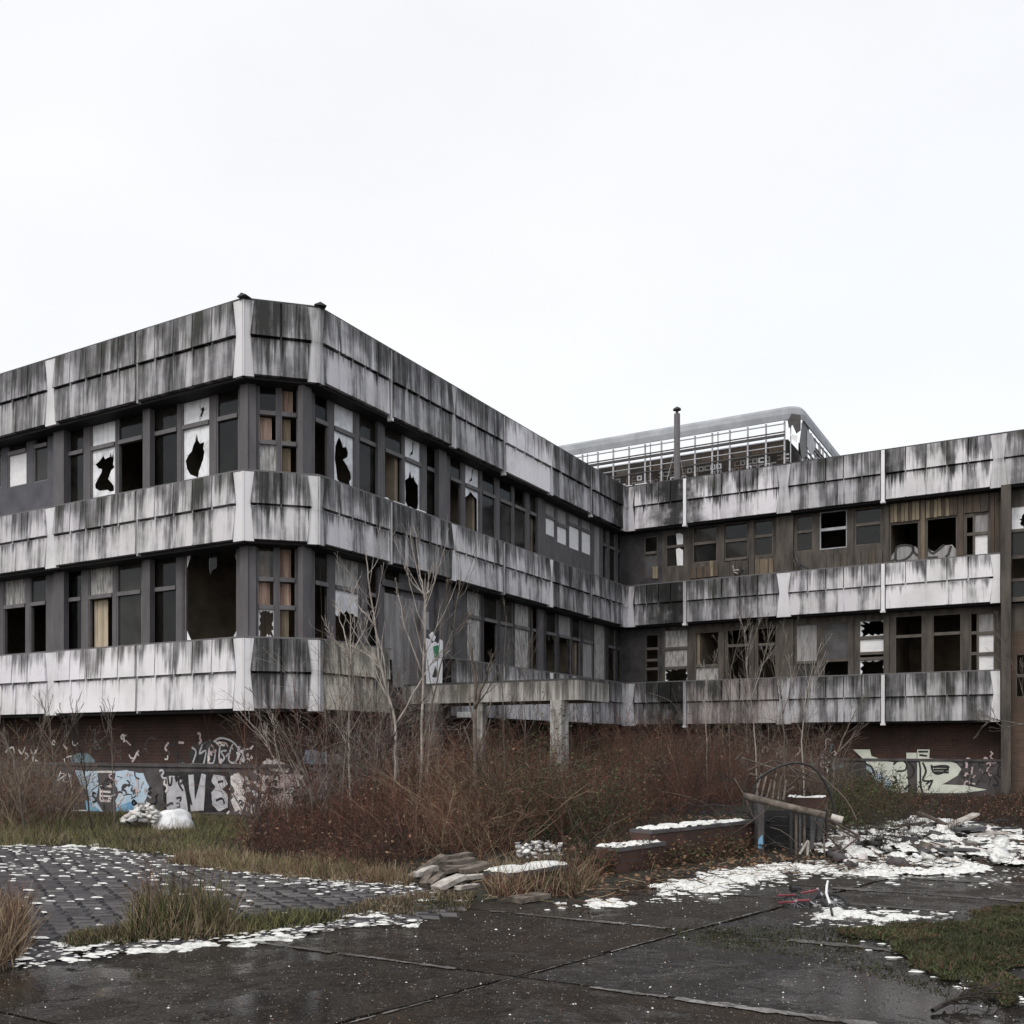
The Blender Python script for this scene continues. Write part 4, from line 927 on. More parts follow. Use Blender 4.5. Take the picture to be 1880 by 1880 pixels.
def np_obj(name, V, F, mats, mi=None, parent=None, smooth=False, **k):
    V = np.asarray(V, float); o = np.array([(V[:, 0].min() + V[:, 0].max()) / 2, (V[:, 1].min() + V[:, 1].max()) / 2, V[:, 2].min()])
    return link(bpy.data.objects.new(name, np_mesh(name, V - o, F, mats, mi, smooth)), parent, Matrix.Translation(o), **k)
def inpoly(x, y, poly):
    r = np.zeros(x.shape, bool); n = len(poly)
    for i in range(n):
        x1, y1 = poly[i][0], poly[i][1]; x2, y2 = poly[(i + 1) % n][0], poly[(i + 1) % n][1]
        if y1 == y2: continue
        r ^= ((y1 > y) != (y2 > y)) & (x < (x2 - x1) * (y - y1) / (y2 - y1) + x1)
    return r
def pdist(x, y, poly):
    d = np.full(x.shape, 1e9); n = len(poly)
    for i in range(n):
        ax, ay = poly[i][0], poly[i][1]; bx, by = poly[(i + 1) % n][0] - ax, poly[(i + 1) % n][1] - ay
        t = np.clip(((x - ax) * bx + (y - ay) * by) / (bx * bx + by * by + 1e-9), 0, 1)
        d = np.minimum(d, np.hypot(x - ax - t * bx, y - ay - t * by))
    return d
# wet, patched, dirty paving: reflections in the puddles come from low roughness, not from paint
def wet(name, base, base2, speck=.0, wetness=.5):
    base = tuple(x * .70 for x in base); base2 = tuple(x * .55 for x in base2)
    g = NG(name, .5, 0, .22); p = g.coord()
    n1 = g.noise(g.mapping(p, (1, 1, 1)), .55, 6, .6, .6); n2 = g.noise(p, 3.5, 6, .65); n3 = g.noise(p, 45, 3, .6); n4 = g.noise(g.mapping(p, (1, 1, 1), (3, 7, 0)), 1.4, 7, .7, 1.2)
    c = g.mix(g.rng(n1, .42, .58), base, base2); c = g.mix(g.rng(g.noise(p, 1.7, 6, .72, .8), .52, .66, 0, .7), c, (.045, .036, .029))
    c = g.mix(g.rng(n2, .4, .7, 0, .6), c, (.018, .016, .014))
    c = g.mix(g.rng(n4, .54, .68, 0, .6), c, (.048, .042, .036)); c = g.mix(g.rng(g.noise(p, 18, 5, .7), .5, .72, 0, .55), c, (.010, .009, .008))
    c = g.mix(g.rng(g.noise(p, 28, 5, .75), .52, .68, 0, .7), c, (.050, .044, .038)); c = g.mix(g.rng(g.noise(g.mapping(p, (1, 1, 1), (5, 5, 5)), 13, 5, .75), .52, .62, 0, .7), c, (.006, .006, .005)); c = g.mix(g.rng(n3, .64, .72, 0, .5), c, (.13, .12, .11))
    c = g.mix(g.math('MULTIPLY', g.rng(g.noise(p, 90, 2, .5), .60, .68), .4), c, (.20, .18, .15))
    g.color(c)
    puddle = g.rng(g.math('ADD', n1, g.math('MULTIPLY', g.math('SUBTRACT', n2, .5), .5)), .60 - wetness * .25, .70 - wetness * .25)
    g.rough(g.rng(puddle, 0, 1, .45, .06)); g.put(g.b.inputs['Specular IOR Level'], g.rng(puddle, 0, 1, .06, .55))
    g.bump(g.math('MULTIPLY', g.math('ADD', n3, g.math('MULTIPLY', n2, 1.5)), g.rng(puddle, 0, 1, 1, .12)), .35, .012)
    return g.m
M['slab'] = wet('wet_paving', (.034, .027, .022), (.016, .013, .011), wetness=.5)
M['slab2'] = wet('wet_paving_brown', (.040, .027, .019), (.017, .012, .009), wetness=.35)
M['slab3'] = wet('wet_paving_grey', (.036, .034, .035), (.022, .021, .021), wetness=.6)
M['dirt'] = wet('muddy_ground', (.035, .028, .021), (.05, .042, .03), wetness=.1)
M['sett'] = simple('wet_sett', (.062, .058, .064), (.022, .021, .024), 2.2, .38, bump=.4, spec=.3)
M['joint'] = simple('joint_grit', (.20, .19, .18), (.07, .065, .06), 9, .9)
mb = MB(); mb.poly([(-250, -60, -.03), (250, -60, -.03), (250, 420, -.03), (-250, 420, -.03)], M['dirt']); put('ground', mb, kind='structure', origin=(0, 0, -.03))
# yard of large concrete slabs; rows run along the right wing's direction
yard = empty('yard', (0, 6, 0), kind='structure')
rows = [1.2, 3.35, 5.55, 7.66, 9.70, 10.72, 11.98, 13.3]
def U(u, n): return dC * u + dB * n     # along the row, across the rows
def L1(n): return -3.55 + .24 * (n - 4.2) * .9 + .12
cols = [-11.2, -7.2, None, 2.4, 7.2, 12, 17]
r = random.Random(9)
for i in range(len(rows) - 1):
    for j in range(len(cols) - 1):
        a, b = rows[i] + .012, rows[i + 1] - .012
        u0 = cols[j] if cols[j] is not None else None; u1_ = cols[j + 1]
        def ue(c, n, sgn): return (L1(n) if c is None else c + (.3 if i % 2 else 0)) + .014 * sgn
        c4 = [U(ue(u0, a, 1), a), U(ue(u1_, a, -1), a), U(ue(u1_, b, -1), b), U(ue(u0, b, 1), b)]
        # chipped, slightly irregular edges
        pts = []
        for k in range(4):
            p, q = c4[k], c4[(k + 1) % 4]; n = max(2, int((q - p).length / .18)); nn = Vector((-(q - p).y, (q - p).x, 0)).normalized()
            jag = .03 if (k in (1, 3) and (cols[j] is None or u1_ is None)) else .012
            for t in range(n):
                e = r.uniform(-.2, 1) * jag if t else 0; pts.append(p + (q - p) * (t / n) + nn * max(0, e))
        z = r.uniform(-.002, .002); mb = MB(); m = M[r.choice(['slab', 'slab2', 'slab', 'slab3'])]
        mb.fill([(p.x, p.y) for p in pts], [], m, lambda x, y, t: (x, y, z - t), .028 + z)
        put('paving_slab', mb, yard, weld=True)
# grit and worn pale edges lying in the joints
def ribbon_stuff(name, pts, wd, m, z, seed, parent=None, amp=.5, th=.008):
    rr = random.Random(seed); mb = MB(); prev = None
    for (p, q) in zip(pts[:-1], pts[1:]):
        n = max(2, int((q - p).length / .05)); nn = Vector((-(q - p).y, (q - p).x, 0)).normalized()
        for t in range(n + 1):
            c = p + (q - p) * (t / n); o = rr.uniform(-.2, .2) * wd; w = wd * rr.uniform(1 - amp, 1 + amp) * (.3 + .7 * float(vnoise(np.array([c.x * 2.2]), np.array([c.y * 2.2]), seed)[0]))
            cur = (c + nn * (o + w), c + nn * (o - w))
            if prev and rr.random() > .04:
                a, b = prev; c_, d = cur
                mb.poly([(a.x, a.y, z), (b.x, b.y, z), (d.x, d.y, z), (c_.x, c_.y, z)], m)
            prev = cur
    return put(name, mb, parent, kind='stuff')
M['pale_edge'] = wet('worn_pale_edge', (.40, .39, .38), (.20, .19, .185), wetness=-.6)
for k, (n, a, b, wd) in enumerate(((5.55, -6.2, -3.6, .018), (5.55, -2.6, 1.2, .03), (7.66, -4.6, -2.9, .022), (7.66, -1.9, .6, .04), (9.70, -2.3, 1.5, .02), (10.72, -2.2, 3.2, .045), (11.98, -2.0, 4.5, .04))):
    ribbon_stuff('joint_grit', [U(a, n - .03), U(b, n - .03)], wd * 1.7, M['pale_edge'], .0075, 30 + k, yard)
ribbon_stuff('joint_grit', [U(L1(4) - .07, 3.4), U(L1(9) - .03, 9)], .009, M['pale_edge'], .008, 77, yard, .95)

# ---- setts (granite blocks) on the left, wavy rows with open joints
ps = [G(-60, 1556), G(120, 1556), G(300, 1572), G(420, 1598), G(600, 1613), G(760, 1634), G(860, 1672), G(770, 1692), G(640, 1704), G(480, 1722), G(330, 1742), G(150, 1752), G(40, 1772), G(-160, 1800), G(-400, 1700)]
PSET = [(p.x, p.y) for p in ps]
sf = MB(); sf.fill(PSET, [], M['dirt'], lambda x, y, t: (x, y, .002 + 0 * t)); sett_root = put('sett_paving', sf, kind='structure')
ang = radians(-9); du = Vector((cos(ang), sin(ang), 0)); dv = Vector((-sin(ang), cos(ang), 0))
cand = []
rs_ = random.Random(21); BL, BH = .26, .155
for iv in range(-10, 90):
    for iu in range(-60, 60):
        c = Vector((-4, 7, 0)) + du * ((iu + (.5 if iv % 2 else 0)) * BL) + dv * (iv * BH)
        c.y += .05 * sin(c.x * 1.3 + iv * .2)
        cand.append(c)
cx_ = np.array([c.x for c in cand]); cy_ = np.array([c.y for c in cand]); ok = inpoly(cx_, cy_, PSET)
cand = [c for c, o in zip(cand, ok) if o]
def inview(c): return abs(c.x / c.y) < 940 / FPX + .01
cand.sort(key=lambda c: (0 if inview(c) else 1, c.y))
meshes = []
for k in range(8):
    mb = MB(); a, b = BL / 2 - .012 - rs_.uniform(0, .01), BH / 2 - .014 - rs_.uniform(0, .008); h = .03; e = .018
    j = [rs_.uniform(-.012, .012) for _ in range(8)]
    lo = [(-a + j[0], -b, 0), (a, -b + j[1], 0), (a + j[2], b, 0), (-a, b + j[3], 0)]; hi = [(x * (1 - e / a), y * (1 - e / b), h + j[4 + i] * .25) for i, (x, y, _) in enumerate(lo)]
    for q in range(4): mb.poly([lo[q], lo[(q + 1) % 4], hi[(q + 1) % 4], hi[q]], M['sett'])
    mb.poly(hi, M['sett']); meshes.append(mb.mesh('sett'))
def setmat(c): return Matrix.Translation((c.x, c.y, .002 + rs_.uniform(-.010, .005))) @ Matrix.Rotation(ang + rs_.uniform(-.10, .10), 4, 'Z') @ Matrix.Rotation(rs_.uniform(-.09, .09), 4, 'X')
for c in cand[:300]: link(bpy.data.objects.new('sett', rs_.choice(meshes)), sett_root, setmat(c))
V, Fq = [], []
for c in cand[300:]:
    me = rs_.choice(meshes); mw = setmat(c); b0 = len(V)
    V += [tuple(mw @ v.co) for v in me.vertices]; Fq += [[b0 + i for i in p.vertices] for p in me.polygons]
if V: np_obj('sett', V, Fq, [M['sett']], parent=sett_root, kind='stuff')

# ---- snow
def snow(name, poly, dens, res=.03, seed=1, freq=2.2, h=.03, z=0.006, edge=.25, aniso=1.0, parent=None, zf=None, mat='snow', **k):
    xs = [p[0] for p in poly]; ys = [p[1] for p in poly]
    X, Y = np.meshgrid(np.arange(min(xs), max(xs), res), np.arange(min(ys), max(ys), res))
    n = fbm(X * freq, Y * freq * aniso, 5, seed, .68) ; ins = inpoly(X, Y, poly); d = pdist(X, Y, poly)
    m = n - (1 - dens) - .10 * (fbm(X * 17, Y * 17, 2, seed + 50) > .56) - np.clip(1 - d / edge, 0, 1) * .25; m[~ins] = -1
    H = np.clip(m * 5, -.3, 1) * h * .75
    keep = (m[:-1, :-1] > 0) | (m[1:, :-1] > 0) | (m[:-1, 1:] > 0) | (m[1:, 1:] > 0)
    if not keep.any(): return None
    Z = H + z + (zf(X, Y) if zf else 0); ids = np.arange(X.size).reshape(X.shape)
    Fq = np.stack([ids[:-1, :-1][keep], ids[:-1, 1:][keep], ids[1:, 1:][keep], ids[1:, :-1][keep]], 1)
    used, inv = np.unique(Fq, return_inverse=True)
    V = np.stack([X.ravel()[used], Y.ravel()[used], Z.ravel()[used]], 1)
    return np_obj(name, V, inv.reshape(Fq.shape), [M[mat]], parent=parent, smooth=True, kind='stuff', **k)
def GP(*pts): return [(G(x, y).x, G(x, y).y) for x, y in pts]
S = dict(cat='snow')
snow('snow', GP((20, 1775), (30, 1752), (330, 1728), (480, 1716), (640, 1694), (680, 1700), (520, 1732), (330, 1748)), .60, seed=3, freq=5, label='thin snow line along the lower edge of the setts', **S)
snow('snow', GP((620, 1700), (640, 1690), (780, 1692), (760, 1704)), .58, seed=4, freq=5, res=.02, label='short broken snow streak right of the setts', **S)
snow('snow', GP((390, 1593), (560, 1596), (760, 1628), (770, 1642), (620, 1628), (420, 1604)), .62, seed=5, freq=4, label='snow strip between the dry brambles and the setts', **S)
snow('snow', GP((-60, 1545), (180, 1547), (330, 1562), (300, 1575), (160, 1566), (-60, 1570)), .50, seed=6, freq=3, label='snow remnants between the grass bank and the setts', **S)
# dabs of snow caught in the joints between the setts, row by row
r = random.Random(17); mb = MB()
for c in cand:
    if not inview(c): continue
    nn = float(fbm(np.array([c.x * .8]), np.array([c.y * .8]), 3, 9)[0]); far = min(1, max(0, (c.y - 8) / 4)); left = min(1, max(0, (-c.x - 1.5) / 3))
    if r.random() > (.17 + .45 * far * left + .14 * left) * (2.6 * nn - .45): continue
    e = c + dv * (BH / 2) + du * r.uniform(-.12, .12); L = r.uniform(.025, .07) * (1.5 if r.random() < .15 else 1); W = r.uniform(.012, .030); n = 8; z0 = .030
    ring = [e + du * (L * cos(2 * pi * k / n) * r.uniform(.5, 1.35)) + dv * (W * sin(2 * pi * k / n) * r.uniform(.5, 1.35)) for k in range(n)]
    inn = [e + (p - e) * r.uniform(.55, .8) for p in ring]
    for k in range(n): p, q, a, b = ring[k], ring[(k + 1) % n], inn[k], inn[(k + 1) % n]; mb.poly([(p.x, p.y, z0 - .004), (q.x, q.y, z0 - .004), (b.x, b.y, z0 + .006), (a.x, a.y, z0 + .006)], M['snow'])
    mb.poly([(a.x, a.y, z0 + .006) for a in inn], M['snow'])
put('snow', mb, kind='stuff', label='small dabs of snow caught between the setts', cat='snow')
snow('snow', GP((1200, 1650), (1190, 1626), (1300, 1596), (1450, 1583), (1640, 1588), (1640, 1604), (1480, 1606), (1380, 1626), (1290, 1648)), .60, seed=10, freq=4.5, res=.02, h=.03, label='broad snow bank in front of the collapsed shelter', **S)
snow('snow', GP((1000, 1672), (1010, 1656), (1130, 1645), (1190, 1655), (1120, 1670)), .56, seed=12, freq=5, res=.025, label='thin snow streak at the foot of the low planter wall', **S)
snow('snow', GP((1478, 1690), (1510, 1668), (1600, 1672), (1730, 1682), (1700, 1694), (1560, 1692)), .60, seed=13, freq=4, res=.025, label='snow streak beside the fallen bicycle', **S)
snow('snow', GP((1560, 1612), (1600, 1560), (1720, 1540), (1960, 1540), (1960, 1600), (1780, 1608)), .47, seed=14, freq=2.6, h=.05, z=.02, label='patchy snow around the rubble heap', **S)
r = random.Random(8); mb = MB()
for k in range(190):
    x, y = r.uniform(60, 1880), 1625 + 245 * r.random() ** 1.7
    if x < 700 and y < 1740: continue
    p = G(x, y); s = r.uniform(.003, .009) * (2 if r.random() < .08 else 1); n = 6
    top = (p.x, p.y, s * .5 + .007); ring = [(p.x + s * cos(2 * pi * i / n) * r.uniform(.7, 1.3), p.y + s * sin(2 * pi * i / n) * r.uniform(.7, 1.3), .004) for i in range(n)]
    for i in range(n): mb.poly([ring[i], ring[(i + 1) % n], top], M['snow'])
put('snow_crumbs', mb, label='tiny crumbs of snow and litter sprinkled on the wet slabs', cat='snow', kind='stuff')

# ================================================================== vegetation toolkit
def tubes(P, R, sides=3):
    P = np.asarray(P, float); R = np.asarray(R, float); N, K, _ = P.shape
    T = np.gradient(P, axis=1); T /= np.linalg.norm(T, axis=2, keepdims=True) + 1e-9
    ref = np.array([.87, .45, .2]); A = np.cross(T, ref); A /= np.linalg.norm(A, axis=2, keepdims=True) + 1e-9; B = np.cross(T, A)
    an = 2 * pi * np.arange(sides) / sides
    V = P[:, :, None, :] + (A[:, :, None, :] * np.cos(an)[None, None, :, None] + B[:, :, None, :] * np.sin(an)[None, None, :, None]) * R[:, :, None, None]
    ids = np.arange(N * K * sides).reshape(N, K, sides); a = ids[:, :-1]; b = ids[:, 1:]
    Fq = np.stack([a, np.roll(a, -1, 2), np.roll(b, -1, 2), b], -1).reshape(-1, 4)
    return V.reshape(-1, 3), Fq
class Veg:
    def __init__(s): s.V = []; s.F = []; s.M = []; s.n = 0
    def add(s, V, F, m): s.V.append(V); s.F.append(F + s.n); s.M.append(np.full(len(F), m)); s.n += len(V)
    def obj(s, name, mats, **k): return np_obj(name, np.concatenate(s.V), np.concatenate(s.F), mats, np.concatenate(s.M), **k)
def norm(v): return v / (np.linalg.norm(v, axis=-1, keepdims=True) + 1e-9)
def grow(base, d, L, K, rg, curve=.15, grav=0.0):
    """polylines from base (N,3) in direction d (N,3) with length L (N,)"""
    N = len(base); P = np.zeros((N, K, 3)); P[:, 0] = base; st = (L / (K - 1))[:, None]; d = norm(d)
    for k in range(1, K):
        d = norm(d + rg.normal(0, curve, (N, 3)) + np.array([0, 0, grav])); P[:, k] = P[:, k - 1] + d * st
    return P
def kids(P, R, M_, rg, ang=.7, ratio=(.25, .5), tmin=.25, K=4, curve=.15, grav=.1, rr=.55):
    N, K0, _ = P.shape; L0 = np.linalg.norm(np.diff(P, axis=1), axis=2).sum(1); idx = np.repeat(np.arange(N), M_)
    t = rg.uniform(tmin, .97, len(idx)) * (K0 - 1); i = np.minimum(t.astype(int), K0 - 2); f = (t - i)[:, None]
    p = P[idx, i] * (1 - f) + P[idx, i + 1] * f; tg = norm(P[idx, i + 1] - P[idx, i]); q = norm(np.cross(tg, rg.normal(0, 1, (len(idx), 3))))
    a = ang * rg.uniform(.6, 1.3, len(idx))[:, None]; d = tg * np.cos(a) + q * np.sin(a)
    L = L0[idx] * rg.uniform(*ratio, len(idx)) * (1.15 - .6 * t / (K0 - 1))
    Q = grow(p, d, L, K, rg, curve, grav); r0 = (R[idx, i] * rr)
    return Q, r0[:, None] * np.linspace(1, .35, K)[None]
def field(poly, N, rg):
    xs = np.array([p[0] for p in poly]); ys = np.array([p[1] for p in poly]); o = []
    while sum(len(a) for a in o) < N:
        x = rg.uniform(xs.min(), xs.max(), N * 2); y = rg.uniform(ys.min(), ys.max(), N * 2); k = inpoly(x, y, poly); o.append(np.stack([x[k], y[k]], 1))
    return np.concatenate(o)[:N]
def twig(name, c, c2, sc_=6): 
    g = NG(name, .8, 0, .2); g.color(g.mix(g.rng(g.noise(g.coord(), sc_, 2), .35, .65), c, c2)); return g.m
M['bramble'] = twig('bramble_cane', (.17, .070, .055), (.05, .03, .026), 1.5); M['bramble2'] = twig('russet_cane', (.20, .115, .078), (.07, .045, .032), 1.5)
M['drystem'] = twig('dry_stem', (.34, .27, .18), (.19, .14, .095), 2); M['bark'] = twig('grey_bark', (.19, .165, .14), (.095, .08, .068), 5); M['bark_pale'] = twig('pale_bark', (.42, .385, .35), (.24, .21, .185), 5); M['bark_dark'] = twig('dark_bark', (.055, .045, .04), (.03, .026, .023), 5)
M['leaf'] = twig('ivy_leaf', (.055, .075, .028), (.095, .11, .05), 3); M['leafdk'] = twig('dark_leaf', (.025, .033, .016), (.045, .055, .025), 3); M['deadleaf'] = twig('dead_leaf', (.15, .08, .05), (.25, .16, .1), 4)
M['grassg'] = twig('green_grass', (.11, .118, .05), (.21, .195, .09), 2.5); M['grassd'] = twig('straw_grass', (.30, .235, .16), (.12, .085, .055), 5); M['moss'] = twig('moss_blade', (.034, .036, .018), (.070, .066, .036), 2.5)
def leaves(C, rg, size, flat=.4):
    N = len(C); a = norm(rg.normal(0, 1, (N, 3)) * np.array([1, 1, flat])); b = norm(np.cross(a, rg.normal(0, 1, (N, 3)))); s = size * rg.uniform(.5, 1.3, (N, 1))
    V = np.stack([C - a * s, C + b * s * .6, C + a * s, C - b * s * .6], 1); return V.reshape(-1, 3), np.arange(N * 4).reshape(N, 4)
def blades(xy, H, rg, w=.006, lean=.35, z=0.0, K=4):
    N = len(xy); d = rg.normal(0, lean, (N, 3)); d[:, 2] = 1; base = np.concatenate([xy, np.full((N, 1), z)], 1)
    P = grow(base, d, H, K, rg, .12, -.12); s = norm(np.cross(d, rg.normal(0, 1, (N, 3)))) ; wd = w * np.linspace(1, .15, K)[None, :, None]
    V = np.stack([P - s[:, None] * wd, P + s[:, None] * wd], 2); ids = np.arange(N * K * 2).reshape(N, K, 2)
    return V.reshape(-1, 3), np.stack([ids[:, :-1, 0], ids[:, :-1, 1], ids[:, 1:, 1], ids[:, 1:, 0]], -1).reshape(-1, 4)
rg = np.random.default_rng(4)
def thicket(name, poly, N, H, mats, label, nk=(5, 3), lean=.45, leafn=0, leafm=None, r0=.006, curve=.13, grav=-.03, cat='shrubs', hv=(.55, 1.25), leafsize=.022, hf=None):
    xy = field(poly, N, rg); base = np.concatenate([xy, np.zeros((N, 1))], 1); d = rg.normal(0, lean, (N, 3)); d[:, 2] = 1
    cl = .55 + .9 * vnoise(xy[:, 0] * .9, xy[:, 1] * .9, 5)
    Hh = H * rg.uniform(*hv, N) * cl
    if hf is not None: Hh = Hh * hf(xy)
    P = grow(base, d, Hh, 7, rg, curve, grav); R = r0 * rg.uniform(.6, 1.5, (N, 1)) * np.linspace(1, .35, 7)[None]
    v = Veg(); nm = len(mats)
    def addt(P, R):
        m = rg.integers(0, nm, len(P)); V, F = tubes(P, R, 3); v.add(V, F, 0); v.M[-1] = np.repeat(m, (P.shape[1] - 1) * 3)
    addt(P, R); P2, R2 = kids(P, R, nk[0], rg, .8, (.2, .5), .15, 4, .2, .02); R2 = np.maximum(R2, .0022); addt(P2, R2)
    if nk[1]: P3, R3 = kids(P2, R2, nk[1], rg, .8, (.3, .6), .1, 3, .2, 0); R3 = np.maximum(R3, .0018); addt(P3, R3)
    ml = list(mats)
    if leafn:
        pts = P2.reshape(-1, 3); C = pts[rg.integers(0, len(pts), leafn)] + rg.normal(0, .04, (leafn, 3))
        for i, lm in enumerate(leafm):
            ml.append(lm); V, F = leaves(C[i::len(leafm)], rg, leafsize); v.add(V, F, len(ml) - 1)
    return v.obj(name, ml, kind='stuff', label=label, cat=cat)
B1, B2, DS, LF, LD, DL = M['bramble'], M['bramble2'], M['drystem'], M['leaf'], M['leafdk'], M['deadleaf']
# thickets, left to right
thicket('bramble_thicket', GP((445, 1580), (560, 1603), (740, 1612), (760, 1560), (760, 1500), (620, 1478), (500, 1500)), 2300, 1.1, [B1, B1, B2, M['bark_dark']], 'low reddish bramble thicket in front of the chamfered corner', (5, 3), .6, 3500, [DL], hv=(.4, 1.1), hf=lambda q: np.clip((940 + 1790 * q[:, 0] / q[:, 1] - 540) / 160, .42, 1))
thicket('bramble_thicket', GP((440, 1560), (640, 1520), (760, 1490), (700, 1470), (560, 1476), (455, 1500)), 260, 1.8, [B1, B2, M['bark']], 'taller bare suckers against the sprayed corner wall', (5, 2), .38, 0, None)
thicket('bramble_thicket', GP((740, 1590), (930, 1600), (950, 1530), (900, 1470), (740, 1470)), 1500, 1.35, [B2, B2, DS, B1], 'tan and russet brambles behind the plank pile', (5, 3), .5, 1500, [DL])
thicket('bramble_thicket', GP((880, 1585), (1130, 1560), (1180, 1500), (1080, 1450), (870, 1460)), 1300, 1.5, [B1, LD, B2], 'greenish leafy brambles in the middle of the thicket', (5, 3), .5, 17000, [LF, LD, DL], leafsize=.019)
thicket('bramble_thicket', GP((1080, 1560), (1200, 1530), (1330, 1500), (1380, 1480), (1330, 1440), (1100, 1440)), 2000, 1.8, [B1, B1, B2, M['bark_dark']], 'dark red bramble thicket behind the snow topped wall', (5, 3), .45, 4000, [DL, LD])
thicket('bramble_thicket', GP((1130, 1490), (1420, 1478), (1540, 1470), (1500, 1445), (1120, 1440)), 1300, 2.0, [B2, B1, DS, M['bark']], 'tall russet canes in front of the right wing', (5, 3), .38, 2500, [DL])
thicket('bramble_thicket', GP((1040, 1620), (1200, 1600), (1380, 1575), (1385, 1545), (1230, 1570), (1060, 1598)), 500, .5, [B1, LD, B2], 'low dark ground brambles under the planter wall', (5, 3), .8, 6000, [LD, DL, LF], hv=(.4, 1.1))
thicket('bare_shrubs', GP((-60, 1540), (60, 1535), (130, 1520), (150, 1495), (60, 1490), (-80, 1490)), 420, 1.35, [B1, M['bark'], DS], 'grey brown bare shrub against the left base wall', (6, 3), .42, 0, None)
thicket('ivy_bush', GP((1545, 1560), (1620, 1560), (1640, 1500), (1600, 1480), (1540, 1500)), 420, .85, [LD, B1], 'small leafy evergreen bush right of the shelter hoop', (5, 2), .45, 16000, [LF, LD], leafsize=.02)
thicket('ivy_bush', GP((950, 1585), (1090, 1575), (1120, 1510), (1060, 1480), (930, 1500)), 420, 1.2, [LD, B1, M['bark']], 'dark green leafy shrub in the middle of the russet thicket', (5, 2), .42, 15000, [LF, LD, LF], leafsize=.02)
thicket('hedge', GP((1625, 1530), (1900, 1525), (1960, 1478), (1640, 1475)), 1700, .42, [M['bark_dark'], B1, M['bark_dark']], 'dark low hedge below the pale green graffiti', (5, 3), .5, 9000, [LD, DL], hv=(.5, 1.1))
thicket('bare_shrubs', GP((1560, 1580), (1760, 1570), (1740, 1540), (1600, 1545)), 90, .75, [M['bark_dark']], 'thin black stems poking through the rubble', (5, 2), .5, 0, None, r0=.004)
thicket('bare_suckers', GP((560, 1540), (800, 1530), (800, 1490), (560, 1490)), 150, 2.9, [M['bark'], B1, M['bark_pale']], 'haze of tall thin bare suckers in front of the corner and the entrance', (6, 3), .26, 0, None, r0=.007, curve=.06, grav=.03, hv=(.6, 1.2))
thicket('bare_suckers', GP((850, 1540), (1060, 1530), (1060, 1490), (850, 1490)), 90, 2.3, [B2, M['bark'], B1], 'upright russet suckers under the canopy edge', (5, 3), .16, 0, None, r0=.006, curve=.06, grav=.04, hv=(.6, 1.2))
thicket('bare_suckers', GP((1290, 1480), (1520, 1478), (1520, 1462), (1290, 1462)), 90, 2.7, [M['bark'], B1, M['bark_pale']], 'haze of tall bare suckers in front of the right wing', (6, 3), .2, 0, None, r0=.007, curve=.06, grav=.03, hv=(.5, 1.2))
# grass
def grass(name, poly, N, h, mats, label, w=.006, lean=.35, z=0., cat='grass', patchy=False):
    v = Veg()
    for i, m in enumerate(mats):
        xy = field(poly, N // len(mats), rg)
        if patchy: xy = xy[fbm(xy[:, 0] * 2.3, xy[:, 1] * 2.3, 4, 61 + i) > .38]
        if patchy: xy = xy[pdist(xy[:, 0], xy[:, 1], poly) > .75 * fbm(xy[:, 0] * 1.8, xy[:, 1] * 1.8, 4, 88) - .22]
        H = h * rg.uniform(.4, 1.3, len(xy)) * (.4 + 1.2 * vnoise(xy[:, 0] * 1.7, xy[:, 1] * 1.7, 3 + i)); H = H * (.35 + 1.5 * vnoise(xy[:, 0] * 9, xy[:, 1] * 9, 33) ** 1.5 if patchy else 1); V, F = blades(xy, H, rg, w, lean, z); v.add(V, F, i)
    return v.obj(name, mats, kind='stuff', label=label, cat=cat)
gg, gd, mo = M['grassg'], M['grassd'], M['moss']
grass('grass_bank', GP((-80, 1560), (130, 1552), (300, 1572), (430, 1590), (470, 1560), (440, 1510), (300, 1497), (120, 1500), (-80, 1508)), 26000, .17, [gg, gd, gg, mo], 'rough green and yellow grass bank along the left base wall')
grass('straw_grass', GP((300, 1588), (440, 1606), (640, 1626), (760, 1630), (700, 1600), (520, 1590), (400, 1570)), 8000, .17, [gd, B2, DS, gg], 'straw coloured grass fringe in front of the brambles')
grass('straw_clump', GP((-60, 1800), (36, 1775), (46, 1720), (20, 1690), (-80, 1690)), 1700, .30, [gd, DS, B2], 'tall pale straw clump at the left edge', lean=.25)
grass('weed_strip', GP((120, 1748), (240, 1738), (420, 1726), (560, 1708), (640, 1694), (560, 1690), (420, 1702), (260, 1712), (130, 1722)), 9000, .10, [gg, gd, mo, LD], 'low green weeds along the lower edge of the setts')
grass('weed_clump', GP((235, 1735), (340, 1732), (430, 1722), (420, 1700), (330, 1694), (250, 1700)), 1800, .30, [gg, mo, DS, B2], 'upright weed clump growing out of the setts', lean=.22)
grass('weed_clump', GP((440, 1715), (560, 1700), (860, 1672), (870, 1645), (780, 1640), (620, 1672), (480, 1700)), 5000, .07, [mo, gd], 'thin dark weeds at the right end of the setts')
grass('straw_clump', GP((900, 1650), (1060, 1650), (1100, 1620), (1000, 1600), (900, 1612)), 3000, .27, [gd, DS, B2, B1, mo], 'blond grass tussocks right of the plank pile', lean=.4)
grass('moss_lawn', GP((1530, 1706), (1600, 1694), (1700, 1688), (1840, 1662), (1960, 1650), (1960, 1880), (1880, 1862), (1780, 1830), (1700, 1800), (1580, 1750)), 90000, .036, [mo, LD, mo, LF, mo, LD, mo, B2], 'dark mossy turf spreading over the slabs at the right', w=.006, lean=.9, patchy=True, z=.016)
grass('moss_lawn', GP((1180, 1700), (1560, 1700), (1600, 1760), (1800, 1850), (1500, 1760), (1300, 1740)), 2500, .02, [mo, LD], 'sparse moss specks on the slabs left of the turf', w=.005, lean=.8)
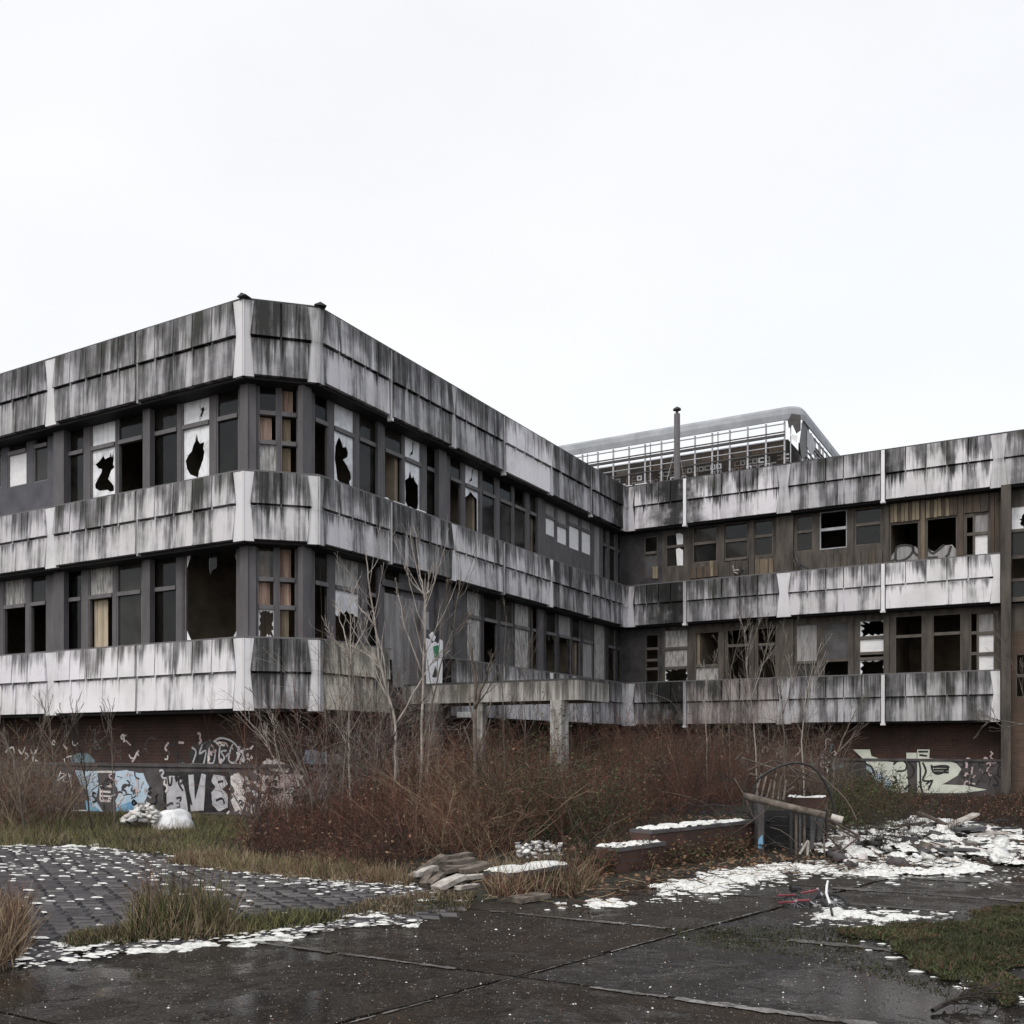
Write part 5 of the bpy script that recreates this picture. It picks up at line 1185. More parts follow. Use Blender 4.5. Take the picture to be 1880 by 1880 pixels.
# soil under the turf and the thickets: slightly raised uneven earth
M['soil'] = simple('dark_soil', (.028, .027, .016), (.014, .013, .009), 7, .95, bump=.5)
def mound(name, poly, h, mat, seed, label=None, edge=.5, res=.06, kind='structure'):
    xs = [p[0] for p in poly]; ys = [p[1] for p in poly]; X, Y = np.meshgrid(np.arange(min(xs) - .1, max(xs) + .1, res), np.arange(min(ys) - .1, max(ys) + .1, res))
    ins = inpoly(X, Y, poly); d = pdist(X, Y, poly) * np.where(ins, 1, -1) - (.55 * fbm(X * 1.8, Y * 1.8, 4, 88) if edge < .6 else 0) + (.05 if edge < .6 else 0); H = np.clip(d / edge, -.2, 1) * h * (.6 + .8 * fbm(X * 1.5, Y * 1.5, 3, seed)); k = (H > -.02)
    kk = k[:-1, :-1] & k[1:, :-1] & k[:-1, 1:] & k[1:, 1:] & ((d[:-1, :-1] > -.15)); ids = np.arange(X.size).reshape(X.shape)
    Fq = np.stack([ids[:-1, :-1][kk], ids[:-1, 1:][kk], ids[1:, 1:][kk], ids[1:, :-1][kk]], 1); used, inv = np.unique(Fq, return_inverse=True)
    V = np.stack([X.ravel()[used], Y.ravel()[used], H.ravel()[used]], 1); return np_obj(name, V, inv.reshape(Fq.shape), [M[mat]], smooth=True, kind=kind)
mound('soil', GP((1520, 1708), (1600, 1692), (1700, 1686), (1840, 1660), (1960, 1648), (1960, 1885), (1880, 1866), (1780, 1834), (1700, 1804), (1575, 1752)), .020, 'soil', 2)
mound('soil', GP((-120, 1560), (130, 1553), (300, 1574), (430, 1600), (600, 1616), (740, 1630), (900, 1655), (1050, 1655), (1200, 1612), (1400, 1580), (1620, 1575), (1960, 1560), (2000, 1466), (1500, 1456), (1200, 1445), (900, 1450), (600, 1470), (450, 1488), (-120, 1492)), .05, 'soil', 3, edge=.8, res=.2)
# ================================================================== trees and saplings
def sapling(name, label, depth, stems, r, bark, seed, cat='sapling', twigs=12, group=None, spread=.12):
    """stems: list of pixel polylines; each one is a stem in 3D with its own small offset in depth"""
    rr = random.Random(seed); b = stems[0][0]; p0 = at(b[0], b[1], depth); p0.z = 0
    root = empty(name, p0, label, cat, group or ('bare saplings among the brambles' if name == 'sapling' else None)); g2 = np.random.default_rng(seed)
    for i, (pts, rad) in enumerate(stems[1:] if False else [(s, r if k == 0 else r * .55) for k, s in enumerate(stems)]):
        dy = rr.uniform(-.5, .5) if i else 0; P = []
        n = len(pts)
        for k, (x, y) in enumerate(pts):
            t = k / (n - 1); P.append(at(x, y, depth + dy * t * 1.0))
        if i == 0: P[0].z = -.02
        # resample
        Q = []
        for k in range(n - 1):
            for t in range(4): Q.append(P[k].lerp(P[k + 1], t / 4) + Vector([rr.gauss(0, .008) for _ in range(3)]))
        Q.append(P[-1]); rs = [rad * (1 - .75 * k / (len(Q) - 1)) for k in range(len(Q))]
        mb = MB(); mb.tube(Q, rs, M[bark], 6); put('trunk' if i == 0 else 'branch', mb, root, smooth=True)
        if twigs:
            A = np.array([[tuple(q) for q in Q]]); R = np.array([rs]); P2, R2 = kids(A, R, twigs if i == 0 else max(2, twigs - 3), g2, .55, (.15, .38), .35, 6, .08, .10); R2 = np.maximum(R2, .004)
            P3, R3 = kids(P2, R2, 3, g2, .5, (.25, .5), .3, 5, .08, .08); R3 = np.maximum(R3, .0028)
            v = Veg(); a, f = tubes(P2, R2, 4); v.add(a, f, 0); a, f = tubes(P3, R3, 3); v.add(a, f, 0)
            v.obj('twigs', [M[bark]], parent=root, kind='stuff')
    return root
S_ = sapling
S_('sapling', 'slender sapling forking in front of the lower corner window', 17.5, [[(648, 1540), (640, 1400), (641, 1290), (643, 1200), (644, 1090)], [(643, 1200), (625, 1140), (617, 1100)], [(643, 1205), (668, 1160), (682, 1120)], [(643, 1200), (612, 1175), (590, 1130)]], .024, 'bark_pale', 1)
S_('sapling', 'pale sapling left of the entrance with a wide fork', 17.0, [[(720, 1530), (728, 1400), (726, 1320), (700, 1230), (690, 1150), (676, 1060), (672, 1015)], [(690, 1150), (655, 1110), (645, 1085)], [(728, 1330), (760, 1270), (790, 1220), (812, 1195)], [(700, 1230), (672, 1200), (640, 1182)]], .032, 'bark_pale', 2)
S_('sapling', 'tall pale sapling rising past the torn sign', 16.5, [[(762, 1520), (774, 1400), (777, 1250), (780, 1150), (781, 1095), (770, 1045), (767, 1020)], [(781, 1095), (752, 1065), (743, 1040)], [(781, 1095), (797, 1070), (802, 1030)], [(777, 1240), (742, 1150), (730, 1082)]], .027, 'bark_pale', 3)
S_('sapling', 'leaning sapling right of the torn sign', 16.8, [[(745, 1540), (780, 1350), (806, 1230), (832, 1155), (846, 1060)], [(832, 1155), (818, 1140), (822, 1065)], [(820, 1190), (852, 1150), (866, 1125)]], .022, 'bark', 4)
S_('tree', 'straight dark trunk standing in front of the canopy', 15.6, [[(876, 1585), (874, 1450), (872, 1330), (870, 1240), (866, 1190)], [(872, 1300), (893, 1240), (905, 1200)]], .055, 'bark', 5, cat='tree')
S_('sapling', 'thin dark sapling leaning over the pink lettering', 15.5, [[(672, 1520), (690, 1440), (705, 1390), (730, 1340), (775, 1290)], [(690, 1440), (650, 1400), (640, 1350)]], .018, 'bark_dark', 6)
S_('sapling', 'many forked sapling at the left of the big thicket', 17.0, [[(575, 1540), (570, 1440), (535, 1370), (505, 1320), (488, 1290)], [(570, 1440), (556, 1390), (545, 1310)], [(572, 1480), (610, 1400), (620, 1310), (600, 1250)]], .02, 'bark', 7)
S_('sapling', 'low spreading sapling beside the cream cloud graffiti', 17.6, [[(530, 1520), (520, 1420), (480, 1350), (440, 1305)], [(520, 1420), (505, 1360), (500, 1310)]], .016, 'bark_pale', 8)
for k, (x, y1, d, l) in enumerate(((925, 1130, 18.5, 'slender sapling just right of the dark trunk'), (965, 1180, 19, 'thin upright shoot midway along the canopy front'))):
    S_('sapling', l, d, [[(x + 6, 1500), (x, 1380), (x - 3, 1270), (x + 5, y1)]], .014, 'bark', 20 + k)
for k, (pts, d, l) in enumerate((([[(1345, 1440), (1338, 1330), (1342, 1230), (1360, 1150)], [(1340, 1290), (1322, 1220), (1318, 1170)]], 24, 'leftmost pale sapling in front of the right wing lower windows'),
                              ([[(1392, 1450), (1385, 1340), (1372, 1240), (1368, 1150)], [(1378, 1290), (1400, 1220), (1412, 1165)]], 23.5, 'pale sapling left of the central right wing pier'),
                              ([[(1440, 1450), (1440, 1350), (1432, 1250), (1445, 1160)], [(1438, 1310), (1462, 1240), (1490, 1170)], [(1436, 1280), (1415, 1200), (1405, 1130)]], 23, 'forked pale sapling standing before the central right wing pier'),
                              ([[(1478, 1440), (1472, 1360), (1480, 1270), (1508, 1180)], [(1476, 1320), (1455, 1260), (1447, 1200)]], 22.5, 'pale sapling right of the central right wing pier'),
                              ([[(1525, 1440), (1532, 1400), (1550, 1350), (1568, 1310), (1585, 1280)], [(1540, 1380), (1562, 1355), (1590, 1330)]], 21, 'rightward leaning sapling beside the pale green graffiti'),
                              ([[(1300, 1440), (1298, 1360), (1292, 1290), (1300, 1230)]], 24.5, 'short bare sapling in front of the right wing lowest band'))):
    S_('sapling', l, d, pts, .018, 'bark_pale' if k % 2 else 'bark', 30 + k)
S_('sapling', 'bare young tree at the far left in front of the lowest band', 16.5, [[(45, 1525), (35, 1430), (20, 1380), (-5, 1330)], [(40, 1470), (62, 1400), (75, 1350), (90, 1290)], [(42, 1500), (10, 1440), (-10, 1400)]], .02, 'bark', 41)
S_('sapling', 'thin upright stem before the pale blue graffiti', 17.5, [[(210, 1510), (208, 1430), (204, 1350), (203, 1300)]], .013, 'bark', 42)
S_('sapling', 'dark curved sapling crossing the pale blue graffiti', 17.0, [[(168, 1505), (160, 1445), (150, 1400), (148, 1360), (130, 1310)], [(150, 1400), (135, 1350), (110, 1300)], [(165, 1450), (185, 1440), (200, 1430)]], .016, 'bark_dark', 43)
S_('sapling', 'grey sapling spreading under the far left panels', 18.0, [[(95, 1500), (100, 1420), (95, 1360), (88, 1290)], [(100, 1420), (125, 1350), (150, 1270)]], .015, 'bark', 44)
S_('sapling', 'bare sapling at the right edge reaching over the stair bay', 20.0, [[(1925, 1500), (1905, 1380), (1880, 1330), (1825, 1320), (1800, 1335)], [(1905, 1380), (1870, 1240), (1830, 1160)], [(1880, 1330), (1840, 1335), (1790, 1300)]], .02, 'bark', 45)
# upright dead weed stalks in the sett field
v = Veg(); xy = field(GP((255, 1728), (420, 1715), (400, 1690), (260, 1690)), 26, rg); b3 = np.concatenate([xy, np.zeros((26, 1))], 1); d = rg.normal(0, .12, (26, 3)); d[:, 2] = 1
P = grow(b3, d, rg.uniform(.35, .8, 26), 6, rg, .05, 0); R = .0035 * np.linspace(1, .5, 6)[None] * np.ones((26, 1)); a, f = tubes(P, R, 4); v.add(a, f, 0); P2, R2 = kids(P, R, 7, rg, .5, (.1, .25), .5, 4, .1, .05); a, f = tubes(P2, R2, 3); v.add(a, f, 0)
v.obj('dead_stalks', [M['bramble2']], kind='stuff', label='upright dead weed stalks rising from the weed clump', cat='weeds')

# ================================================================== walls, planks, shelter, rubble
def along(p, q): d = (q - p); d.z = 0; return d.normalized()
def wallbox(name, p, q, th, h, m, label, cat, capm=None):
    """low wall from p to q (ground points), thickness behind the line"""
    d = along(p, q); n = Vector((-d.y, d.x, 0)); L = (q - p).length; mw = Matrix.Translation(p) @ Matrix.Rotation(math.atan2(d.y, d.x), 4, 'Z')
    root = empty(name, p, label, cat); mb = MB(); mb.box(0, L, 0, th, -.02, h, M[m], lambda c: (c[0] + c[1], c[2])); put('masonry', mb, root, mw)
    n_ = max(1, int(L / .5)); st = L / n_
    for i in range(n_):
        mb = MB(); dz = random.uniform(-.004, .004); mb.box(i * st + .008, (i + 1) * st - .008, -.025, th + .025, h + .002, h + .05 + dz, M['wood_old' if m == 'x' else 'plinth']); put('coping_stone', mb, root, mw)
    return root, mw, L, d, n
M['brick_low'] = brick_mat('planter_brick', (.10, .05, .04), (.075, .042, .034), (.07, .06, .055), .6)
w_1, mw1, L_1, _, _ = wallbox('planter_wall', Vector((1.70, 12.0, 0)), Vector((3.42, 13.75, 0)), .3, .43, 'brick_low', 'low dark planter wall topped with snow left of the shelter', 'wall')
w_2, mw2, L_2, _, _ = wallbox('planter_wall', Vector((1.22, 11.35, 0)), Vector((1.90, 12.12, 0)), .3, .28, 'brick_low', 'short stepped planter wall below the longer snowy one', 'wall')
w_3, mw3, L_3, _, _ = wallbox('planter_wall', Vector((-.02, 10.15, 0)), Vector((.62, 10.95, 0)), .35, .14, 'brick_low', 'lowest planter wall step with a bright snow cap', 'wall')
def topsnow(mw, L, th, z, a, b, seed, label, h=.035):
    poly = [(a, -.02), (b, -.02), (b, th + .02), (a, th + .02)]; o = snow('snow', poly, .60, .02, seed, 5, h, z, .04, label=label, cat='snow'); 
    if o: o.matrix_basis = mw @ o.matrix_basis; WM[o.name] = o.matrix_basis.copy()
topsnow(mw1, L_1, .3, .484, .1, L_1, 21, 'long snow cap on the planter wall left of the shelter')
topsnow(mw2, L_2, .3, .334, .0, L_2 - .05, 22, 'snow cap on the short planter step')
topsnow(mw3, L_3, .35, .194, .0, L_3, 23, 'snow cap on the lowest planter step')
# plank pile
def plank(p, q, w, t, m, seed):
    rr = random.Random(seed); d = (q - p).normalized(); s = d.cross(Vector((0, 0, 1))).normalized() * w / 2; u = s.cross(d).normalized() * t / 2 * (1 if s.cross(d).z > 0 else -1); n = 4; mb = MB(); R = []
    for k in range(n + 1):
        c = p.lerp(q, k / n) + Vector((0, 0, rr.gauss(0, .004))); j = rr.uniform(.9, 1.08); R.append([c - s * j - u, c + s * j - u, c + s * j + u, c - s * j + u])
    for k in range(n):
        for i in range(4): mb.poly([R[k][i], R[k][(i + 1) % 4], R[k + 1][(i + 1) % 4], R[k + 1][i]], M[m])
    mb.poly(R[0][::-1], M[m]); mb.poly(R[-1], M[m]); return mb
PL = [((752, 1612), (815, 1571), 10.9, .13, .05, 'wood_old', 'steeply tilted plank at the top left of the pile'), ((812, 1578), (862, 1568), 11.3, .12, .05, 'wood_old', 'top plank lying across the back of the pile'),
      ((800, 1590), (868, 1577), 11.1, .14, .05, 'wood_old', 'second plank from the top of the pile'), ((815, 1600), (892, 1585), 10.9, .15, .05, 'wood_old', 'long dark plank in the middle of the pile'),
      ((848, 1601), (897, 1589), 10.7, .13, .06, 'wood_old', 'short thick plank end right of the pile middle'), ((852, 1610), (920, 1605), 10.5, .12, .04, 'wood_pale', 'light plank jutting out of the pile to the right'),
      ((762, 1606), (800, 1592), 10.6, .10, .05, 'wood_pale', 'short grey batten on the left of the pile'), ((776, 1625), (792, 1600), 10.4, .08, .05, 'wood_old', 'left of two battens sloping to the setts'),
      ((788, 1629), (812, 1604), 10.3, .09, .05, 'wood_old', 'right of two battens sloping to the setts'), ((800, 1638), (848, 1608), 10.15, .17, .05, 'wood_pale', 'broad pale snow dusted plank at the front of the pile'),
      ((840, 1630), (876, 1630), 10.1, .09, .04, 'wood_pale', 'small pale batten in the grass by the pile'), ((945, 1660), (1000, 1662), 9.4, .2, .05, 'wood_old', 'flat weathered board lying before the grass tussocks'),
      ((990, 1570), (1040, 1581), 11.2, .05, .05, 'wood_old', 'thin dark batten above the lowest planter step')]
for i, (a, b, Y, w, t, m, l) in enumerate(PL):
    za = EYE + (HOR - a[1]) / FPX * Y
    p = at(a[0], a[1], Y); q = at(b[0], b[1], Y + .25); p.z = max(p.z, .03); q.z = max(q.z, .04)
    put('plank', plank(p, q, w, t, m, i), None, label=l, cat='plank', group='planks in the pile' if i < 11 else None)
for k in range(3):
    p = at(772 + k * 22, 1622 - k * 6, 10.9); mb = MB(); p.z = .0; mb.box(p.x, p.x + .5, p.y, p.y + .12, 0, .05 + .06 * k, M['wood_old']); put('sleeper', mb, None, label=['short bearer under the left end of the plank pile', 'middle bearer hidden under the plank pile', 'taller bearer under the back of the plank pile'][k], cat='plank')
# small pile of white rubble behind the lowest step
def chunk(p, s, m, seed, flat=.7):
    rr = random.Random(seed); bm = bmesh.new(); bmesh.ops.create_cube(bm, size=1.5); bmesh.ops.subdivide_edges(bm, edges=bm.edges[:4], cuts=1)
    for v in bm.verts: v.co *= rr.uniform(.55, 1.2); v.co.z *= flat * rr.uniform(.4, 1)
    rot = Matrix.Rotation(rr.uniform(0, 6), 4, 'Z') @ Matrix.Rotation(rr.uniform(-.7, .7), 4, 'X'); me = bpy.data.meshes.new('chunk'); bmesh.ops.scale(bm, vec=(s * rr.uniform(.7, 1.4), s, s), verts=bm.verts); bmesh.ops.transform(bm, matrix=rot, verts=bm.verts); bm.to_mesh(me); bm.free(); me.materials.append(M[m]); return me
def heap(name, label, pts, cat, kind='stuff'):
    V, F, mi, ms = [], [], [], []
    for i, (p, s, m) in enumerate(pts):
        me = chunk(p, s, m, i * 7 + 1)
        if M[m] not in ms: ms.append(M[m])
        b = len(V); V += [tuple(v.co + p) for v in me.vertices]; T3 = [[f.vertices[0], f.vertices[q], f.vertices[q + 1]] for f in me.polygons for q in range(1, len(f.vertices) - 1)]; F += [[b + j for j in t] for t in T3]; mi += [ms.index(M[m])] * len(T3); bpy.data.meshes.remove(me)
    return np_obj(name, V, F, ms, mi, kind=kind, label=label, cat=cat)
r = random.Random(31); pts = []
for k in range(70):
    p = at(r.uniform(950, 1030), r.uniform(1545, 1575), 11.6 + r.uniform(-.2, .3)); p.z = max(.03, p.z); pts.append((p, r.uniform(.015, .05), r.choice(['snow', 'board_grey', 'stone', 'snow', 'gwhite'])))
heap('rubble', 'small snowy rubble pile above the lowest planter step', pts, 'rubble')
# big rubble heap on the right
pts = []; zf = lambda x, y: .28 * math.exp(-((x - 6.6) / 1.5) ** 2 - ((y - 15.2) / 1.6) ** 2) + .15 * math.exp(-((x - 5.0) / 1.4) ** 2 - ((y - 14.2) / 1.2) ** 2)
for k in range(1400):
    x = r.gauss(6.3, 1.5); y = r.gauss(14.6, 1.1)
    if not (12.2 < y < 17) or x < 4.1: continue
    z = zf(x, y); pts.append((Vector((x, y, z * r.uniform(.7, 1.05) + .01)), r.choice([.02, .03, .04, .05, .07, .12]) * r.uniform(.8, 1.2), r.choice(['stone', 'snow', 'gwhite', 'plinth', 'snow', 'wood_old', 'board_dark', 'gwhite'])))
heap('rubble', 'sprawling heap of broken masonry and snow at the right', pts, 'rubble')
snow('snow', [(5.6, 14.9), (8.0, 14.9), (8.3, 16.3), (6.1, 16.4)], .68, .05, 15, 2.4, .06, .04, .3, zf=lambda X, Y: .31 * np.exp(-((X - 6.6) / 1.5) ** 2 - ((Y - 15.2) / 1.6) ** 2), label='smooth snow cover on the back of the rubble heap', cat='snow')
snow('snow', [(3.9, 12.6), (8.9, 12.5), (9, 15.2), (4.2, 15.0)], .46, .03, 16, 4.5, .04, .04, .3, zf=lambda X, Y: .28 * np.exp(-((X - 6.6) / 1.5) ** 2 - ((Y - 15.2) / 1.6) ** 2) + .15 * np.exp(-((X - 5.0) / 1.4) ** 2 - ((Y - 14.2) / 1.2) ** 2), label='broken snow patches on the front of the rubble heap', cat='snow')
r = random.Random(77); seen_ = set()
for k in range(60):     # splintered laths, pipes and board scraps thrown over the heap
    x = r.gauss(6.2, 1.4); y = r.gauss(14.3, .9)
    if x < 4.2 or not 12.4 < y < 16.5: continue
    z = zf(x, y) + r.uniform(.02, .08); a = r.uniform(0, pi); L = r.uniform(.15, .7); d = Vector((cos(a), sin(a) * .6, r.uniform(-.25, .3)))
    w_ = r.choice([.03, .05, .09, .16]); m_ = r.choice(['wood_old', 'board_dark', 'wood_pale', 'rusty', 'black', 'white', 'plank_brown'])
    pm = plank(Vector((x, y, z)), Vector((x, y, z)) + d * L, w_, r.choice([.02, .03]), m_, k)
    lb_ =' '.join([{.03: 'thin', .05: 'narrow', .09: 'broad', .16: 'wide'}[w_], 'short' if L < .4 else 'long', {'wood_old': 'weathered wood', 'board_dark': 'dark grey', 'wood_pale': 'pale wood', 'rusty': 'rusty', 'black': 'black', 'white': 'white', 'plank_brown': 'brown'}[m_], 'lath' if w_ < .07 else 'board scrap', 'at the', 'front' if y < 13.8 else ('middle' if y < 14.8 else 'back'), 'left' if x < 5.6 else ('centre' if x < 6.8 else 'right'), 'of the rubble heap'])
    if lb_ in seen_: continue
    seen_.add(lb_); put('debris_lath', pm, None, label=lb_, cat='debris', group='laths and board scraps on the rubble heap')
def bent(name, pts, m, label, cat, th=.02):
    mb = MB()
    for a, b in zip(range(len(pts) // 2 - 1), range(1, len(pts) // 2)):
        q = [pts[2 * a], pts[2 * a + 1], pts[2 * b + 1], pts[2 * b]]; mb.hexa([q[0], q[1], q[2], q[3]] + [x + Vector((0, th, th)) for x in q], M[m])
    return put(name, mb, None, label=label, cat=cat)
def tl(x, y, Y): return at(x, y, Y)
bent('scrap_sheet', [tl(1704, 1551, 14.2), tl(1704, 1540, 14.3), tl(1722, 1547, 14.2), tl(1720, 1539, 14.3), tl(1738, 1544, 14.2), tl(1736, 1535, 14.3)], 'orange', 'orange brown metal scrap on the rubble heap', 'scrap')
bent('scrap_sheet', [tl(1645, 1594, 12.3), tl(1643, 1588, 12.35), tl(1652, 1596, 12.3), tl(1653, 1586, 12.4), tl(1661, 1592, 12.3), tl(1660, 1587, 12.4)], 'bluescrap', 'bright blue plastic scrap at the foot of the rubble', 'scrap')
bent('broken_board', [tl(1735, 1572, 13.2), tl(1737, 1560, 13.3), tl(1770, 1570, 13.2), tl(1767, 1557, 13.4)], 'board_dark', 'dark grey board fragment in the front of the rubble', 'scrap')
for k, (a, b, Y, m, l) in enumerate((((1690, 1545), (1735, 1536), 14.0, 'wood_old', 'brown batten under the orange scrap'), ((1780, 1540), (1822, 1525), 15.2, 'wood_pale', 'pale lath at the back right of the rubble'), ((1712, 1598), (1760, 1602), 12.1, 'wood_pale', 'pale lath lying at the front of the rubble'), ((1600, 1548), (1650, 1520), 14.8, 'wood_old', 'dark stick leaning at the left of the rubble'))):
    put('batten', plank(at(*a, Y), at(*b, Y + .1), .06, .03, m, 60 + k), None, label=l, cat='batten')
# snow covered heap with white bag against the left wall
r = random.Random(12); pts = []
for k in range(150):
    x = r.uniform(228, 290); Y = 17.6 + r.uniform(-.35, .3); top = 1505 - 34 * max(0, 1 - abs(x - 268) / 42); p = at(x, r.uniform(top, 1508), Y); p.z = max(.02, p.z); pts.append((p, r.uniform(.03, .10), r.choice(['snow', 'snow', 'snow', 'gwhite', 'stone'])))
heap('rubble', 'heap of white crumbled debris below the pale blue graffiti', pts, 'rubble')
bm = bmesh.new(); bmesh.ops.create_icosphere(bm, subdivisions=4, radius=1)
for v in bm.verts:
    n = float(fbm(np.array([v.co.x * 1.6 + 9]), np.array([v.co.y * 1.6 + v.co.z * 2 + 4]), 4, 3)[0]); v.co *= .75 + .55 * n; v.co.z = max(v.co.z, -.25)
bmesh.ops.scale(bm, vec=(.36, .28, .30), verts=bm.verts); me = bpy.data.meshes.new('bag'); bm.to_mesh(me); bm.free(); me.materials.append(M['whitesheet']); me.polygons.foreach_set('use_smooth', [True] * len(me.polygons))
p = at(316, 1508, 17.5); link(bpy.data.objects.new('rubbish_bag', me), None, Matrix.Translation((p.x, p.y, .08)), 'crumpled white rubbish bag below the silver letters', 'bag')
# ---- collapsed shelter
sh = empty('collapsed_shelter', G(1450, 1575), 'collapsed timber shelter with a fallen round beam and upright boards', 'shelter')
Y0 = 13.3
def px(x, y, Y=Y0): return at(x, y, Y)
def tb(name, pts, r_, m, par, sides=8): mb = MB(); mb.tube(pts, r_, M[m], sides); return put(name, mb, par, smooth=False)
tb('beam', [px(1366, 1461, 13.6), px(1450, 1482, 13.4), px(1515, 1497, 13.2)], .05, 'wood_old', sh, 12); tb('beam', [px(1526, 1500, 13.15), px(1547, 1506, 13.1)], .05, 'wood_pale', sh, 12)
mb = MB(); q = [px(1392, 1478, 13.5), px(1403, 1478, 13.5)]; mb.box(q[0].x, q[1].x, 13.5, 13.75, 0, q[0].z, M['plinth']); po = put('end_post', mb, sh)
mb = MB(); mb.fill([(px(x, y, 13.49).x, px(x, y, 13.49).z) for x, y in ((1393, 1540), (1400, 1532), (1401, 1550), (1397, 1560), (1391, 1556))], [], M['gblue2'], lambda a, b, t: (a, 13.495, b)); put('graffiti', mb, po)
for k, (x0, x1, m, yb) in enumerate(((1450, 1455, 'black', 1575), (1460, 1464, 'wood_old', 1575), (1467, 1471, 'board_dark', 1574), (1475, 1479, 'wood_old', 1573), (1488, 1500, 'board_dark', 1560), (1501, 1514, 'board_dark', 1545))):
    a = px(x0, 1492 + k * 1.5, 13.35 + .02 * k); b = px(x1, 1492 + k * 1.5, 13.35 + .02 * k); c = px(x0 + (2 if k > 3 else 1), yb, 13.3); mb = MB(); z0 = max(0, c.z)
    mb.hexa([(a.x, a.y, z0), (b.x - (.05 if k > 3 else 0), a.y, z0), b, a, (a.x, a.y + .025, z0), (b.x - (.05 if k > 3 else 0), a.y + .025, z0), b + Vector((0, .025, 0)), a + Vector((0, .025, 0))], M[m]); put('board', mb, sh)
mb = MB(); mb.box(px(1404, 1480, 13.9).x, px(1520, 1480, 13.9).x, 13.95, 14.0, 0, .6, M['soffit']); put('back_panel', mb, sh)
for i, (pts, r_, m) in enumerate((([(1468, 1568), (1484, 1543)], .018, 'wood_pale'), ([(1483, 1574), (1484, 1545)], .02, 'wood_pale'), ([(1494, 1505), (1545, 1562)], .013, 'rusty'), ([(1520, 1503), (1578, 1536)], .018, 'rusty'), ([(1520, 1512), (1575, 1540)], .013, 'rusty'), ([(1578, 1536), (1542, 1564)], .013, 'rusty'), ([(1500, 1552), (1548, 1565)], .012, 'rusty'), ([(1512, 1530), (1514, 1574)], .012, 'wood_old'), ([(1540, 1562), (1548, 1588)], .012, 'rusty'))):
    P = [px(*p, Y=13.2 - .05 * i) for p in pts]
    for p in P: p.z = max(p.z, .01)
    tb('rod', P, r_, m, sh, 6)
for i, pts in enumerate(([(1362, 1392), (1425, 1412)], [(1350, 1395), (1364, 1382)], [(1372, 1415), (1420, 1396)], [(1376, 1420), (1394, 1426)], [(1425, 1396), (1512, 1438)], [(1446, 1424), (1512, 1438)], [(1442, 1400), (1468, 1428)], [(1396, 1384), (1392, 1424)], [(1435, 1428), (1442, 1416)], [(1444, 1455), (1458, 1444)])):
    tb('truss_bar', [px(*p, Y=14.6) for p in pts], .016, 'rusty' if i % 3 else 'wood_old', sh, 6)
H_ = [(1382, 1462), (1384, 1446), (1392, 1430), (1408, 1418), (1430, 1407), (1452, 1401), (1470, 1401), (1488, 1406), (1502, 1418), (1514, 1436), (1524, 1456), (1530, 1478), (1533, 1500)]
tb('hoop', [px(*p, Y=14.2) for p in H_], .018, 'black', sh, 8)
tb('hoop_leg', [px(1382, 1462, 14.2), Vector((px(1382, 1462, 14.2).x, 14.2, 0))], .018, 'black', sh, 8); tb('hoop_leg', [px(1533, 1500, 14.2), Vector((px(1534, 1500, 14.2).x, 14.2, 0))], .018, 'black', sh, 8)
for k in range(6): tb('slat', [px(1388 + k * 10, 1460 + k * 2, 14.3), px(1398 + k * 9, 1420 + (k % 3) * 6, 14.5)], .014, 'wood_old', sh, 5)
mb = MB(); a = px(1455, 1462, 14.8); b = px(1520, 1460, 14.8); mb.box(a.x, b.x, 14.8, 15.1, 0, a.z - .02, M['brick_low'], lambda c: (c[0], c[2])); low = put('low_wall', mb, None, label='low dark wall with a snow line behind the shelter hoop', cat='wall')
snow('snow', [(a.x, 14.8), (b.x, 14.8), (b.x, 15.1), (a.x, 15.1)], .72, .03, 41, 3, .04, a.z - .018, .04, label='thin snow line on the low wall behind the shelter', cat='snow')
v = Veg(); g7_ = np.random.default_rng(17); n = 46; bx = np.stack([g7_.uniform(3.1, 4.9, n), g7_.uniform(13.4, 15.2, n), g7_.uniform(0, .5, n)], 1)
P = grow(bx, g7_.normal(0, 1, (n, 3)) * np.array([1, .5, .8]) + np.array([0, 0, .5]), g7_.uniform(.5, 1.7, n), 9, g7_, .3, .0); P[:, :, 2] = np.abs(P[:, :, 2]) + .01; a, f = tubes(P, g7_.uniform(.004, .011, (n, 1)) * np.ones((1, 9)), 4); v.add(a, f, 0); v.M[-1] = np.repeat(g7_.integers(0, 4, n), 32)
P2, R2 = kids(P, np.full((n, 9), .006), 4, g7_, .8, (.2, .5), .1, 5, .2, .0); a, f = tubes(P2, R2, 3); v.add(a, f, 0)
v.obj('wire_tangle', [M['bark_dark'], M['bark'], M['rusty'], M['black']], kind='stuff', label='tangle of wire and branches in and behind the collapsed shelter', cat='debris')
# ---- child's bicycle lying on its side
bk0 = G(1492, 1664); bk = empty('child_bicycle', bk0, 'small black and red bicycle lying on the wet slabs with a white handlebar', 'bicycle')
BMW = Matrix.Translation(bk0 + Vector((0, 0, .035))) @ Matrix.Rotation(radians(6), 4, 'Z') @ Matrix.Rotation(radians(-60), 4, 'X')
